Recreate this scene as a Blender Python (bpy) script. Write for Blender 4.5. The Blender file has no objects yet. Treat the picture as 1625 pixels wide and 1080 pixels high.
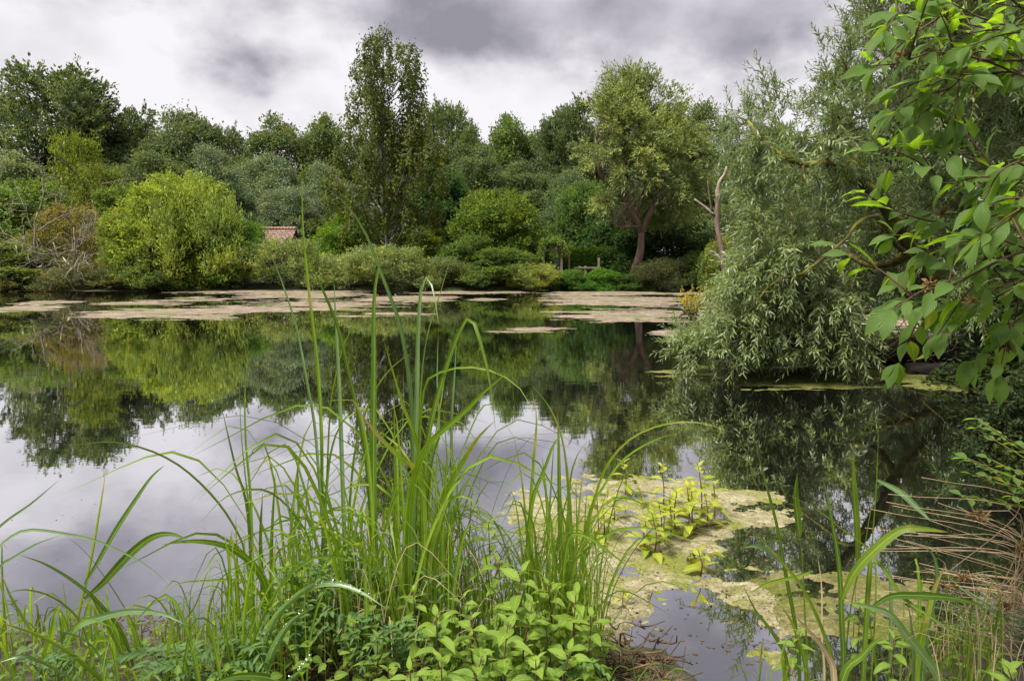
import bpy, math, random
import numpy as np
from mathutils import Vector

R = math.radians
rng = np.random.default_rng(7)
random.seed(7)
SC = bpy.context.scene
COL = SC.collection

# ------------------------------------------------------------------ camera
F = 1150.0
CAMH = 1.3
PITCH = math.atan(135 / F)
cam = bpy.data.cameras.new('camera')
cam.lens = F / 1625 * 36
cam.sensor_width = 36
cam.clip_start = 0.05
cam.clip_end = 3000
camo = bpy.data.objects.new('camera', cam)
COL.objects.link(camo)
camo.location = (0, 0, CAMH)
camo.rotation_euler = (math.pi / 2 - PITCH, 0, 0)
SC.camera = camo

# ------------------------------------------------------------------ sky and sun
SUN_EL, SUN_AZ = 57, -125      # azimuth measured from +Y towards +X
SUN_STRENGTH = 5.0
SKY_STRENGTH = 0.085
EXPOSURE = 0.64
world = bpy.data.worlds.new('World')
SC.world = world
world.use_nodes = True
wt = world.node_tree
wt.nodes.clear()


def node(nt, kind, **kw):
    n = nt.nodes.new(kind)
    for k, v in kw.items():
        if k.startswith('i_'):
            key = k[2:]
            key = int(key) if key.isdigit() else key.replace('_', ' ')
            n.inputs[key].default_value = v
        else:
            setattr(n, k, v)
    return n


def math_n(nt, op, a, b=None, c=None):
    n = nt.nodes.new('ShaderNodeMath')
    n.operation = op
    for i, v in enumerate((a, b, c)):
        if v is None:
            continue
        if isinstance(v, (int, float)):
            n.inputs[i].default_value = v
        else:
            nt.links.new(v, n.inputs[i])
    return n.outputs[0]


def ramp(nt, fac, stops, interp='LINEAR'):
    n = nt.nodes.new('ShaderNodeValToRGB')
    n.color_ramp.interpolation = interp
    e = n.color_ramp.elements
    while len(e) < len(stops):
        e.new(0.5)
    for i, (p, c) in enumerate(stops):
        e[i].position = p
        e[i].color = (*c, 1) if len(c) == 3 else c
    nt.links.new(fac, n.inputs[0])
    return n.outputs[0]


def mixc(nt, fac, a, b, blend='MIX'):
    n = nt.nodes.new('ShaderNodeMix')
    n.data_type = 'RGBA'
    n.blend_type = blend
    for s, v in ((n.inputs[0], fac), (n.inputs[6], a), (n.inputs[7], b)):
        if isinstance(v, (int, float)):
            s.default_value = v
        elif isinstance(v, tuple):
            s.default_value = (*v, 1) if len(v) == 3 else v
        else:
            nt.links.new(v, s)
    return n.outputs[2]


def build_world():
    nt = wt
    out = node(nt, 'ShaderNodeOutputWorld')
    bg = node(nt, 'ShaderNodeBackground', i_Strength=SKY_STRENGTH)
    sky = node(nt, 'ShaderNodeTexSky', sky_type='NISHITA', sun_disc=False)
    sky.sun_elevation = R(SUN_EL)
    sky.sun_rotation = R(SUN_AZ)
    tc = node(nt, 'ShaderNodeTexCoord')
    sep = node(nt, 'ShaderNodeSeparateXYZ')
    nt.links.new(tc.outputs['Generated'], sep.inputs[0])
    x, y, z = sep.outputs
    zc = math_n(nt, 'MAXIMUM', z, 0.0)
    den = math_n(nt, 'ADD', zc, 0.55)
    u = math_n(nt, 'DIVIDE', x, den)
    v = math_n(nt, 'DIVIDE', y, den)
    comb = node(nt, 'ShaderNodeCombineXYZ')
    nt.links.new(u, comb.inputs[0])
    nt.links.new(v, comb.inputs[1])
    comb.inputs[2].default_value = 8.3
    n1 = node(nt, 'ShaderNodeTexNoise', i_Scale=1.7, i_Detail=9.0, i_Roughness=0.5, i_Distortion=0.0)
    nt.links.new(comb.outputs[0], n1.inputs['Vector'])
    n2 = node(nt, 'ShaderNodeTexNoise', i_Scale=4.6, i_Detail=9.0, i_Roughness=0.5, i_Distortion=0.0)
    nt.links.new(comb.outputs[0], n2.inputs['Vector'])
    # a thicker cloud deck towards the zenith, its ragged base in the lower sky
    el = math_n(nt, 'ADD', z, math_n(nt, 'MULTIPLY', math_n(nt, 'SUBTRACT', n1.outputs['Fac'], 0.5), 0.50))
    el = math_n(nt, 'ADD', el, math_n(nt, 'MULTIPLY', math_n(nt, 'SUBTRACT', n2.outputs['Fac'], 0.5), 0.22))
    # the deck hangs lower ahead of the camera and lifts towards the left
    el = math_n(nt, 'ADD', el, math_n(nt, 'MULTIPLY', x, 0.03))
    dens = node(nt, 'ShaderNodeMapRange', i_1=0.205, i_2=0.315)
    dens.interpolation_type = 'SMOOTHSTEP'
    nt.links.new(el, dens.inputs[0])
    small = math_n(nt, 'MULTIPLY', math_n(nt, 'SUBTRACT', n2.outputs['Fac'], 0.5), 2.1)
    d2 = math_n(nt, 'ADD', math_n(nt, 'MULTIPLY', dens.outputs[0], .66), small)
    d2 = math_n(nt, 'ADD', d2, 0.08)
    cc = ramp(nt, d2, [(0.0, (7.2, 7.0, 7.35)), (0.35, (5.8, 5.6, 6.0)), (0.7, (3.9, 3.75, 4.25)), (1.0, (2.35, 2.28, 2.65))])
    # clouds high overhead, out of view, brightened to add fill light
    hi = node(nt, 'ShaderNodeMapRange', i_1=0.56, i_2=0.92)
    nt.links.new(z, hi.inputs[0])
    cc = mixc(nt, hi.outputs[0], cc, (13.5, 13.0, 12.7))
    hole = ramp(nt, n2.outputs['Fac'], [(0.22, (1, 1, 1)), (0.30, (0, 0, 0))])
    cc = mixc(nt, math_n(nt, 'MULTIPLY', hole, 0.6), cc, sky.outputs[0])
    nt.links.new(cc, bg.inputs[0])
    nt.links.new(bg.outputs[0], out.inputs[0])


build_world()
sun = bpy.data.lights.new('sun', 'SUN')
sun.energy = SUN_STRENGTH
sun.angle = R(14)
sun.color = (1.0, 0.95, 0.86)
suno = bpy.data.objects.new('sun', sun)
COL.objects.link(suno)
sd = Vector((math.sin(R(SUN_AZ)) * math.cos(R(SUN_EL)), math.cos(R(SUN_AZ)) * math.cos(R(SUN_EL)), math.sin(R(SUN_EL))))
suno.rotation_euler = sd.to_track_quat('Z', 'Y').to_euler()
suno.location = (0, 0, 30)

SC.view_settings.view_transform = 'Standard'
SC.view_settings.look = 'None'
SC.view_settings.gamma = 1
SC.view_settings.exposure = EXPOSURE
SC.render.engine = 'CYCLES'
SC.cycles.max_bounces = 7
SC.cycles.diffuse_bounces = 5
SC.cycles.glossy_bounces = 3
SC.cycles.transmission_bounces = 4
SC.cycles.transparent_max_bounces = 4
SC.cycles.caustics_reflective = False
SC.cycles.caustics_refractive = False
SC.cycles.sample_clamp_indirect = 4

# ------------------------------------------------------------------ pixel -> place
_f = np.array([0, math.cos(PITCH), -math.sin(PITCH)])
_u = np.array([0, math.sin(PITCH), math.cos(PITCH)])
_r = np.array([1.0, 0, 0])
CAM = np.array([0, 0, CAMH])


def ray(px, py):
    return _r * ((px - 812.5) / F) + _u * ((540 - py) / F) + _f


def at(px, py, Y):
    d = ray(px, py)
    return CAM + d * (Y / d[1])


def on_z(px, py, z=0.0):
    d = ray(px, py)
    return CAM + d * ((z - CAMH) / d[2])


# ------------------------------------------------------------------ numpy noise
_perm = np.random.default_rng(3).random((256, 256))


def vnoise(x, y):
    xi = np.floor(x).astype(int)
    yi = np.floor(y).astype(int)
    fx = x - xi
    fy = y - yi
    fx = fx * fx * (3 - 2 * fx)
    fy = fy * fy * (3 - 2 * fy)
    a = _perm[xi & 255, yi & 255]
    b = _perm[(xi + 1) & 255, yi & 255]
    c = _perm[xi & 255, (yi + 1) & 255]
    d = _perm[(xi + 1) & 255, (yi + 1) & 255]
    return (a * (1 - fx) + b * fx) * (1 - fy) + (c * (1 - fx) + d * fx) * fy


def fbm(x, y, o=5, g=0.5):
    s = 0
    a = 1.0
    t = 0
    for i in range(o):
        s = s + a * vnoise(x * 2 ** i + 17.3 * i, y * 2 ** i + 9.1 * i)
        t += a
        a *= g
    return s / t


def unit(v):
    return v / (np.linalg.norm(v, axis=-1, keepdims=True) + 1e-9)


# ------------------------------------------------------------------ mesh builder
class MB:
    def __init__(s):
        s.V, s.Q, s.T, s.rq, s.rt, s.UV = [], [], [], [], [], []
        s.n = 0

    def add(s, V, Q=None, T=None, r=0.5, uv=None):
        V = np.asarray(V, float).reshape(-1, 3)
        if uv is None:
            uv = np.zeros((len(V), 2))
        if Q is not None and len(Q):
            Q = np.asarray(Q, int)
            s.Q.append(Q + s.n)
            s.rq.append(np.broadcast_to(np.asarray(r, float), (len(Q),)).copy())
        if T is not None and len(T):
            T = np.asarray(T, int)
            s.T.append(T + s.n)
            s.rt.append(np.broadcast_to(np.asarray(r, float), (len(T),)).copy())
        s.V.append(V)
        s.UV.append(np.asarray(uv, float).reshape(-1, 2))
        s.n += len(V)

    def box(s, c, d, rz=0):
        x, y, z = [q / 2 for q in d]
        v = np.array([[a, b, e] for e in (-z, z) for a, b in ((-x, -y), (x, -y), (x, y), (-x, y))])
        cr, sr = math.cos(rz), math.sin(rz)
        v = v @ np.array([[cr, sr, 0], [-sr, cr, 0], [0, 0, 1]]) + np.asarray(c)
        s.add(v, [[3, 2, 1, 0], [4, 5, 6, 7], [0, 1, 5, 4], [1, 2, 6, 5], [2, 3, 7, 6], [3, 0, 4, 7]])

    def tube(s, P, rad, sides=6, r=0.5):
        P = np.asarray(P, float)
        rad = np.broadcast_to(np.asarray(rad, float), (len(P),))
        Tn = unit(np.gradient(P, axis=0))
        ref = np.array([0.31, 0.17, 0.93])
        if abs(np.mean(Tn @ ref)) > 0.9:
            ref = np.array([0.9, 0.3, 0.1])
        A = unit(np.cross(Tn, ref))
        B = np.cross(Tn, A)
        an = np.arange(sides) * 2 * math.pi / sides
        ring = P[:, None, :] + rad[:, None, None] * (A[:, None, :] * np.cos(an)[None, :, None] + B[:, None, :] * np.sin(an)[None, :, None])
        k = len(P)
        V = ring.reshape(-1, 3)
        i = np.arange(k - 1)[:, None] * sides
        j = np.arange(sides)[None, :]
        j2 = (j + 1) % sides
        Q = np.stack([i + j, i + j2, i + sides + j2, i + sides + j], -1).reshape(-1, 4)
        V = np.vstack([V, P[0], P[-1]])
        T = [[b, a, k * sides] for a, b in zip(range(sides), [(q + 1) % sides for q in range(sides)])]
        o = (k - 1) * sides
        T += [[o + a, o + b, k * sides + 1] for a, b in zip(range(sides), [(q + 1) % sides for q in range(sides)])]
        s.add(V, Q, T, r)

    def build(s, name, mat, parent=None, smooth=False):
        me = bpy.data.meshes.new(name)
        V = np.concatenate(s.V)
        Q = np.concatenate(s.Q) if s.Q else np.zeros((0, 4), int)
        T = np.concatenate(s.T) if s.T else np.zeros((0, 3), int)
        me.vertices.add(len(V))
        me.vertices.foreach_set('co', V.astype(np.float32).ravel())
        nl = len(Q) * 4 + len(T) * 3
        me.loops.add(nl)
        li = np.concatenate([Q.ravel(), T.ravel()]).astype(np.int32)
        me.loops.foreach_set('vertex_index', li)
        npoly = len(Q) + len(T)
        me.polygons.add(npoly)
        st = np.concatenate([np.arange(len(Q)) * 4, len(Q) * 4 + np.arange(len(T)) * 3]).astype(np.int32)
        me.polygons.foreach_set('loop_start', st)
        me.polygons.foreach_set('use_smooth', np.full(npoly, smooth))
        uv = np.concatenate(s.UV)
        ul = me.uv_layers.new(name='UVMap')
        ul.data.foreach_set('uv', uv[li].astype(np.float32).ravel())
        at_ = me.attributes.new('rnd', 'FLOAT', 'FACE')
        rr = np.concatenate((s.rq if s.rq else []) + (s.rt if s.rt else []))
        at_.data.foreach_set('value', rr.astype(np.float32))
        me.update(calc_edges=True)
        me.validate()
        me.materials.append(mat)
        ob = bpy.data.objects.new(name, me)
        COL.objects.link(ob)
        if parent is not None:
            ob.parent = parent
        return ob


def empty(name, loc, label, cat, group=None, rz=0.0, sc=(1, 1, 1)):
    o = bpy.data.objects.new(name, None)
    COL.objects.link(o)
    o.location = loc
    o.rotation_euler = (0, 0, rz)
    o.scale = sc
    o.empty_display_size = 0.2
    return tag(o, label, cat, group)


def tag(o, label=None, cat=None, group=None, kind=None):
    if label:
        o['label'] = label
    if cat:
        o['category'] = cat
    if group:
        o['group'] = group
    if kind:
        o['kind'] = kind
    return o


def spline(P, n):
    """Catmull-Rom through the points, n samples"""
    P = np.asarray(P, float)
    if len(P) < 3:
        t = np.linspace(0, 1, n)[:, None]
        return P[0] * (1 - t) + P[-1] * t
    Q = np.vstack([2 * P[0] - P[1], P, 2 * P[-1] - P[-2]])
    d = np.concatenate([[0], np.cumsum(np.linalg.norm(np.diff(P[:, :3], axis=0), axis=1))])
    s = np.linspace(0, d[-1], n)
    out = []
    for v in s:
        i = min(max(np.searchsorted(d, v) - 1, 0), len(P) - 2)
        t = (v - d[i]) / max(d[i + 1] - d[i], 1e-9)
        p0, p1, p2, p3 = Q[i], Q[i + 1], Q[i + 2], Q[i + 3]
        out.append(0.5 * ((2 * p1) + (-p0 + p2) * t + (2 * p0 - 5 * p1 + 4 * p2 - p3) * t * t + (-p0 + 3 * p1 - 3 * p2 + p3) * t ** 3))
    return np.array(out)


def leaves(mb, P, D, N, L, W, r, cup=0.12):
    """rhombic leaves, vectorised"""
    P = np.asarray(P)
    n = len(P)
    D = unit(D)
    S = unit(np.cross(D, N))
    Nn = np.cross(S, D)
    L = np.broadcast_to(L, (n,))[:, None]
    W = np.broadcast_to(W, (n,))[:, None]
    v0 = P
    v1 = P + D * L * .45 + S * W * .5 + Nn * W * cup
    v2 = P + D * L - Nn * L * 0.08
    v3 = P + D * L * .45 - S * W * .5 + Nn * W * cup
    V = np.stack([v0, v1, v2, v3], 1).reshape(-1, 3)
    Q = np.arange(n * 4).reshape(n, 4)
    mb.add(V, Q, None, r)


PROF_OVATE = np.array([0.02, .42, .78, .97, 1.0, .86, .60, .28, 0.0])
PROF_MINT = np.array([0.06, .70, .97, 1.0, .90, .74, .52, .26, 0.0])
PROF_LANCE = np.array([0.05, .5, .85, 1.0, .95, .8, .58, .3, 0.0])


def big_leaves(mb, P, D, N, L, W, r, curl=0.5, fold=0.25, prof=PROF_OVATE, serr=0.0, wave=0.0):
    """curved leaves, three columns by 9 rows with UVs: u across, v along"""
    P = np.asarray(P, float)
    n = len(P)
    D = unit(D)
    S = unit(np.cross(D, N))
    Nn = np.cross(S, D)
    L = np.broadcast_to(L, (n,)).astype(float)
    W = np.broadcast_to(W, (n,)).astype(float)
    curl = np.broadcast_to(curl, (n,)).astype(float)
    K = len(prof)
    if serr > 0:
        K2 = (K - 1) * 4 + 1
        tt = np.linspace(0, K - 1, K2)
        prof = np.interp(tt, np.arange(K), prof)
        prof = prof * (1 - serr * (np.arange(K2) % 2))
        K = K2
    ph = rng.random(n) * 6.28
    rows = []
    uvs = []
    pos = P.copy()
    step = (L / (K - 1))[:, None]
    for k in range(K):
        t = k / (K - 1)
        a = (curl * (t - .15))[:, None]
        d = D * np.cos(a) - Nn * np.sin(a)
        nn = Nn * np.cos(a) + D * np.sin(a)
        if k:
            pos = pos + d * step
        w = (W * .5 * prof[k])[:, None]
        up = nn * (w * fold)
        wv = nn * (np.sin(ph + t * 9) * wave * W)[:, None] * min(1, prof[k] * 1.5)
        q = 0.55
        rows.append(np.stack([pos + S * w + up + wv, pos + S * w * q + up * (q * .8), pos, pos - S * w * q + up * (q * .8), pos - S * w + up - wv], 1))
        uvs.append(np.tile(np.array([[0, t], [.225, t], [.5, t], [.775, t], [1, t]]), (n, 1, 1)))
    C = 5
    V = np.stack(rows, 1)          # n,K,C,3
    U = np.stack(uvs, 1)
    base = (np.arange(n) * K * C)[:, None, None]
    i = (np.arange(K - 1) * C)[None, :, None]
    j = np.arange(C - 1)[None, None, :]
    Q = np.stack([base + i + j, base + i + j + 1, base + i + C + j + 1, base + i + C + j], -1).reshape(-1, 4)
    rr = np.repeat(np.broadcast_to(r, (n,)), (K - 1) * (C - 1))
    mb.add(V.reshape(-1, 3), Q, None, rr, U.reshape(-1, 2))


def ribbon(mb, P, W, yaw=0.0, twist=0.0, fold=0.35, r=0.5):
    """a grass blade along the polyline P, W widths"""
    P = np.asarray(P, float)
    k = len(P)
    T = unit(np.gradient(P, axis=0))
    a = yaw + twist * np.linspace(0, 1, k)
    f = np.stack([np.sin(a), -np.cos(a), np.full(k, 0.25)], 1)
    S = unit(np.cross(T, f))
    N = np.cross(S, T)
    w = (np.asarray(W) * .5)[:, None]
    rows = np.stack([P + S * w + N * w * fold, P + S * w * .5 + N * w * fold * .35, P, P - S * w * .5 + N * w * fold * .35, P - S * w + N * w * fold], 1)
    C = 5
    t = np.linspace(0, 1, k)
    uv = np.stack([np.stack([np.full(k, u), t], 1) for u in (0, .25, .5, .75, 1)], 1)
    i = (np.arange(k - 1) * C)[:, None]
    j = np.arange(C - 1)[None, :]
    Q = np.stack([i + j, i + j + 1, i + C + j + 1, i + C + j], -1).reshape(-1, 4)
    mb.add(rows.reshape(-1, 3), Q, None, r, uv.reshape(-1, 2))


# ------------------------------------------------------------------ materials
def new_mat(name):
    m = bpy.data.materials.new(name)
    m.use_nodes = True
    nt = m.node_tree
    nt.nodes.clear()
    out = node(nt, 'ShaderNodeOutputMaterial')
    return m, nt, out


def noise_n(nt, scale, detail=4, rough=0.55, coord='Object', dist=0.0, stretch=None):
    tc = node(nt, 'ShaderNodeTexCoord')
    src = tc.outputs[coord]
    if stretch:
        mp = node(nt, 'ShaderNodeMapping')
        mp.inputs['Scale'].default_value = stretch
        nt.links.new(src, mp.inputs[0])
        src = mp.outputs[0]
    n = node(nt, 'ShaderNodeTexNoise', i_Scale=scale, i_Detail=detail, i_Roughness=rough, i_Distortion=dist)
    nt.links.new(src, n.inputs['Vector'])
    return n.outputs['Fac']


def crown_mat(name, trans=0.45, spec=0.15, warm=(1.25, 1.12, .6)):
    """foliage whose colour is the object's own colour, varied leaf by leaf"""
    m, nt, out = new_mat(name)
    oi = node(nt, 'ShaderNodeObjectInfo')
    at_ = node(nt, 'ShaderNodeAttribute', attribute_name='rnd')
    v = at_.outputs['Fac']
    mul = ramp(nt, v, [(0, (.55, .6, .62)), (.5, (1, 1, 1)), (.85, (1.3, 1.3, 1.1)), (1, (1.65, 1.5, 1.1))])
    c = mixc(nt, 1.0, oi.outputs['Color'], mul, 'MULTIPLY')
    nz = noise_n(nt, 0.9, 3, .6)
    tint = ramp(nt, nz, [(.33, (.70, .84, .95)), (.67, (1.32, 1.18, .8))])
    c = mixc(nt, 1.0, c, tint, 'MULTIPLY')
    tcol = mixc(nt, 1.0, c, warm, 'MULTIPLY')
    d = node(nt, 'ShaderNodeBsdfPrincipled', i_Roughness=.5)
    d.inputs['Specular IOR Level'].default_value = spec
    nt.links.new(c, d.inputs['Base Color'])
    t = node(nt, 'ShaderNodeBsdfTranslucent')
    nt.links.new(tcol, t.inputs[0])
    mx = node(nt, 'ShaderNodeMixShader')
    mx.inputs[0].default_value = trans
    nt.links.new(d.outputs[0], mx.inputs[1])
    nt.links.new(t.outputs[0], mx.inputs[2])
    nt.links.new(mx.outputs[0], out.inputs[0])
    return m


def blade_mat(name, c0, c1, tc0, trans=.45, rough=.42, spec=.28, veins='long', back=None, vein_amt=.5, dry=None):
    """a leaf with UVs: c0..c1 vary leaf by leaf; veins long (grass) or pinnate"""
    m, nt, out = new_mat(name)
    at_ = node(nt, 'ShaderNodeAttribute', attribute_name='rnd')
    c = ramp(nt, at_.outputs['Fac'], [(0, c0), (1, c1)])
    nz = noise_n(nt, 14, 4, .6)
    tint = ramp(nt, nz, [(.3, (.78, .84, .8)), (.7, (1.18, 1.12, 1.0))])
    c = mixc(nt, 1.0, c, tint, 'MULTIPLY')
    uv = node(nt, 'ShaderNodeUVMap')
    sep = node(nt, 'ShaderNodeSeparateXYZ')
    nt.links.new(uv.outputs[0], sep.inputs[0])
    U, Vv = sep.outputs[0], sep.outputs[1]
    au = math_n(nt, 'ABSOLUTE', math_n(nt, 'SUBTRACT', U, .5))
    if veins == 'long':
        h = math_n(nt, 'SINE', math_n(nt, 'MULTIPLY', U, 62.0))
        rib = math_n(nt, 'LESS_THAN', au, .05)
        bs = .15
    else:
        ph = math_n(nt, 'SUBTRACT', math_n(nt, 'MULTIPLY', Vv, 42.0), math_n(nt, 'MULTIPLY', math_n(nt, 'POWER', au, .8), 34.0))
        h = math_n(nt, 'POWER', math_n(nt, 'ABSOLUTE', math_n(nt, 'SINE', math_n(nt, 'MULTIPLY', ph, .5))), .5)
        rib = math_n(nt, 'LESS_THAN', au, .025)
        bs = .5
    if veins != 'long':
        c = mixc(nt, 1.0, c, ramp(nt, h, [(0, (.62, .72, .6)), (.35, (.95, .97, .9)), (1, (1.08, 1.06, 1.1))]), 'MULTIPLY')
    else:
        c = mixc(nt, 1.0, c, ramp(nt, h, [(0, (.82, .86, .8)), (1, (1.1, 1.08, 1.1))]), 'MULTIPLY')
    c = mixc(nt, math_n(nt, 'MULTIPLY', rib, .45), c, tuple(min(1, q * 1.9 + .03) for q in c1))
    if veins != 'long':
        sp = noise_n(nt, 75, 2, .5)
        c = mixc(nt, ramp(nt, sp, [(.685, (0, 0, 0)), (.72, (.75, .75, .75))]), c, (.10, .06, .02))
        big = noise_n(nt, 5, 2, .5)
        c = mixc(nt, ramp(nt, big, [(.62, (0, 0, 0)), (.75, (.45, .45, .45))]), c, (.30, .30, .05))
    if dry:
        nd = noise_n(nt, 9, 3, .6)
        tipf = math_n(nt, 'ADD', math_n(nt, 'MULTIPLY', Vv, .5), nd)
        tipf = math_n(nt, 'ADD', tipf, math_n(nt, 'MULTIPLY', at_.outputs['Fac'], .25))
        fac = ramp(nt, math_n(nt, 'SUBTRACT', tipf, .4), [(.72, (0, 0, 0)), (.86, (1, 1, 1))])
        c = mixc(nt, fac, c, dry)
    if back:
        geo = node(nt, 'ShaderNodeNewGeometry')
        c = mixc(nt, math_n(nt, 'MULTIPLY', geo.outputs['Backfacing'], 1.0), c, back)
    bump = node(nt, 'ShaderNodeBump', i_Strength=min(1, vein_amt * bs), i_Distance=.004)
    nt.links.new(h, bump.inputs['Height'])
    d = node(nt, 'ShaderNodeBsdfPrincipled', i_Roughness=rough)
    d.inputs['Specular IOR Level'].default_value = spec
    nt.links.new(c, d.inputs['Base Color'])
    nt.links.new(bump.outputs[0], d.inputs['Normal'])
    t = node(nt, 'ShaderNodeBsdfTranslucent')
    tc = mixc(nt, 1.0, c, tc0, 'MULTIPLY')
    nt.links.new(tc, t.inputs[0])
    mx = node(nt, 'ShaderNodeMixShader')
    mx.inputs[0].default_value = trans
    nt.links.new(d.outputs[0], mx.inputs[1])
    nt.links.new(t.outputs[0], mx.inputs[2])
    nt.links.new(mx.outputs[0], out.inputs[0])
    return m


def bark_mat(name, c0, c1, c2=None, scale=9, stretch=(1, 1, .25), bump=.5, rough=.9):
    m, nt, out = new_mat(name)
    nz = noise_n(nt, scale, 6, .65, stretch=stretch)
    c = ramp(nt, nz, [(.35, c0), (.65, c1)])
    if c2:
        n2 = noise_n(nt, scale * .35, 3, .6)
        c = mixc(nt, ramp(nt, n2, [(.5, (0, 0, 0)), (.62, (1, 1, 1))]), c, c2)
    d = node(nt, 'ShaderNodeBsdfPrincipled', i_Roughness=rough)
    d.inputs['Specular IOR Level'].default_value = .2
    nt.links.new(c, d.inputs['Base Color'])
    b = node(nt, 'ShaderNodeBump', i_Strength=bump, i_Distance=.02)
    nt.links.new(nz, b.inputs['Height'])
    nt.links.new(b.outputs[0], d.inputs['Normal'])
    nt.links.new(d.outputs[0], out.inputs[0])
    return m


def plain_mat(name, c, rough=.6, spec=.4, vary=.2, scale=6):
    m, nt, out = new_mat(name)
    nz = noise_n(nt, scale, 4, .6)
    cc = ramp(nt, nz, [(.3, tuple(q * (1 - vary) for q in c)), (.7, tuple(min(1, q * (1 + vary)) for q in c))])
    d = node(nt, 'ShaderNodeBsdfPrincipled', i_Roughness=rough)
    d.inputs['Specular IOR Level'].default_value = spec
    nt.links.new(cc, d.inputs['Base Color'])
    nt.links.new(d.outputs[0], out.inputs[0])
    return m


M = {}
M['crown'] = crown_mat('foliage')
M['crown_silver'] = crown_mat('silver_foliage', trans=.3, spec=.25, warm=(1.15, 1.1, .65))
M['bark'] = bark_mat('bark', (.05, .04, .03), (.14, .11, .08))
M['bark_warm'] = bark_mat('willow_bark', (.11, .075, .055), (.26, .18, .14), scale=5)
M['bark_lichen'] = bark_mat('lichen_bark', (.05, .045, .02), (.13, .115, .035), (.24, .23, .035), scale=14)
M['birch'] = bark_mat('birch_bark', (.07, .06, .05), (.24, .23, .21), (.05, .04, .04), scale=6, stretch=(1, 1, 2.5))
M['dead'] = bark_mat('dead_wood', (.16, .13, .10), (.36, .31, .25), scale=8)
M['dark_wood'] = bark_mat('wet_dark_wood', (.008, .007, .006), (.028, .024, .02), scale=7, stretch=(.4, 1, 1))
M['twig'] = bark_mat('twig', (.10, .07, .035), (.20, .16, .06), scale=20)
M['dogwood_twig'] = bark_mat('dogwood_twig', (.05, .025, .02), (.11, .055, .035), scale=20, rough=.6)
M['mint_stem'] = bark_mat('mint_stem', (.09, .03, .035), (.20, .10, .07), scale=30, rough=.6)
M['green_stem'] = bark_mat('green_stem', (.07, .11, .025), (.14, .18, .05), scale=30, rough=.5)
M['rush'] = bark_mat('dry_rush', (.34, .23, .14), (.46, .34, .22), scale=10, rough=.5, bump=.1)
M['rush_green'] = bark_mat('green_rush', (.08, .14, .05), (.15, .22, .08), scale=10, rough=.4, bump=.1)
M['rush_flower'] = bark_mat('rush_flower', (.12, .07, .03), (.27, .17, .07), scale=40)
M['root'] = bark_mat('dead_roots', (.035, .022, .012), (.16, .10, .06), scale=25)
M['blade'] = blade_mat('sedge_blade', (.09, .17, .028), (.22, .31, .045), (1.5, 1.45, .6), trans=.5, dry=(.42, .34, .10))
M['blade_pale'] = blade_mat('pale_sedge_blade', (.13, .22, .10), (.22, .32, .15), (1.3, 1.4, .75), trans=.42, rough=.3, spec=.6)
M['blade_bright'] = blade_mat('bright_grass', (.13, .24, .02), (.26, .385, .045), (1.5, 1.45, .55), trans=.5, dry=(.42, .33, .12))
M['blade_dry'] = blade_mat('dry_blade', (.50, .34, .22), (.62, .48, .34), (1, .95, .8), trans=.3, rough=.6)
M['grass'] = blade_mat('low_grass', (.08, .14, .015), (.22, .31, .045), (1.5, 1.4, .55), trans=.5, dry=(.4, .32, .14))
M['dogwood'] = blade_mat('dogwood_leaf', (.08, .155, .025), (.17, .28, .035), (2.0, 1.95, .5), trans=.55, rough=.45, spec=.22, veins='pinnate', back=(.12, .20, .05), vein_amt=.6)
M['mint'] = blade_mat('mint_leaf', (.12, .205, .03), (.24, .36, .05), (1.4, 1.35, .55), trans=.42, rough=.5, spec=.35, veins='pinnate', vein_amt=1.0)
M['mint_yellow'] = blade_mat('yellow_mint_leaf', (.22, .30, .03), (.42, .46, .06), (1.3, 1.2, .5), trans=.45, rough=.5, spec=.3, veins='pinnate', vein_amt=.8)
M['silverweed'] = blade_mat('silverweed_leaf', (.09, .18, .06), (.17, .28, .10), (1.3, 1.3, .6), trans=.4, rough=.5, veins='pinnate', vein_amt=1.0)
M['dew'] = plain_mat('dew', (.85, .87, .9), rough=.05, spec=1.0, vary=.02)


def willow_leaf_mat():
    m, nt, out = new_mat('willow_leaf')
    at_ = node(nt, 'ShaderNodeAttribute', attribute_name='rnd')
    c = ramp(nt, at_.outputs['Fac'], [(0, (.07, .12, .035)), (.6, (.15, .215, .07)), (1, (.27, .335, .15))])
    geo = node(nt, 'ShaderNodeNewGeometry')
    c2 = mixc(nt, geo.outputs['Backfacing'], c, (.31, .37, .28))
    d = node(nt, 'ShaderNodeBsdfPrincipled', i_Roughness=.38)
    d.inputs['Specular IOR Level'].default_value = .35
    nt.links.new(c2, d.inputs['Base Color'])
    t = node(nt, 'ShaderNodeBsdfTranslucent')
    nt.links.new(mixc(nt, 1.0, c, (1.5, 1.4, .6), 'MULTIPLY'), t.inputs[0])
    mx = node(nt, 'ShaderNodeMixShader')
    mx.inputs[0].default_value = .35
    nt.links.new(d.outputs[0], mx.inputs[1])
    nt.links.new(t.outputs[0], mx.inputs[2])
    nt.links.new(mx.outputs[0], out.inputs[0])
    return m


M['willow'] = willow_leaf_mat()


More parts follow.
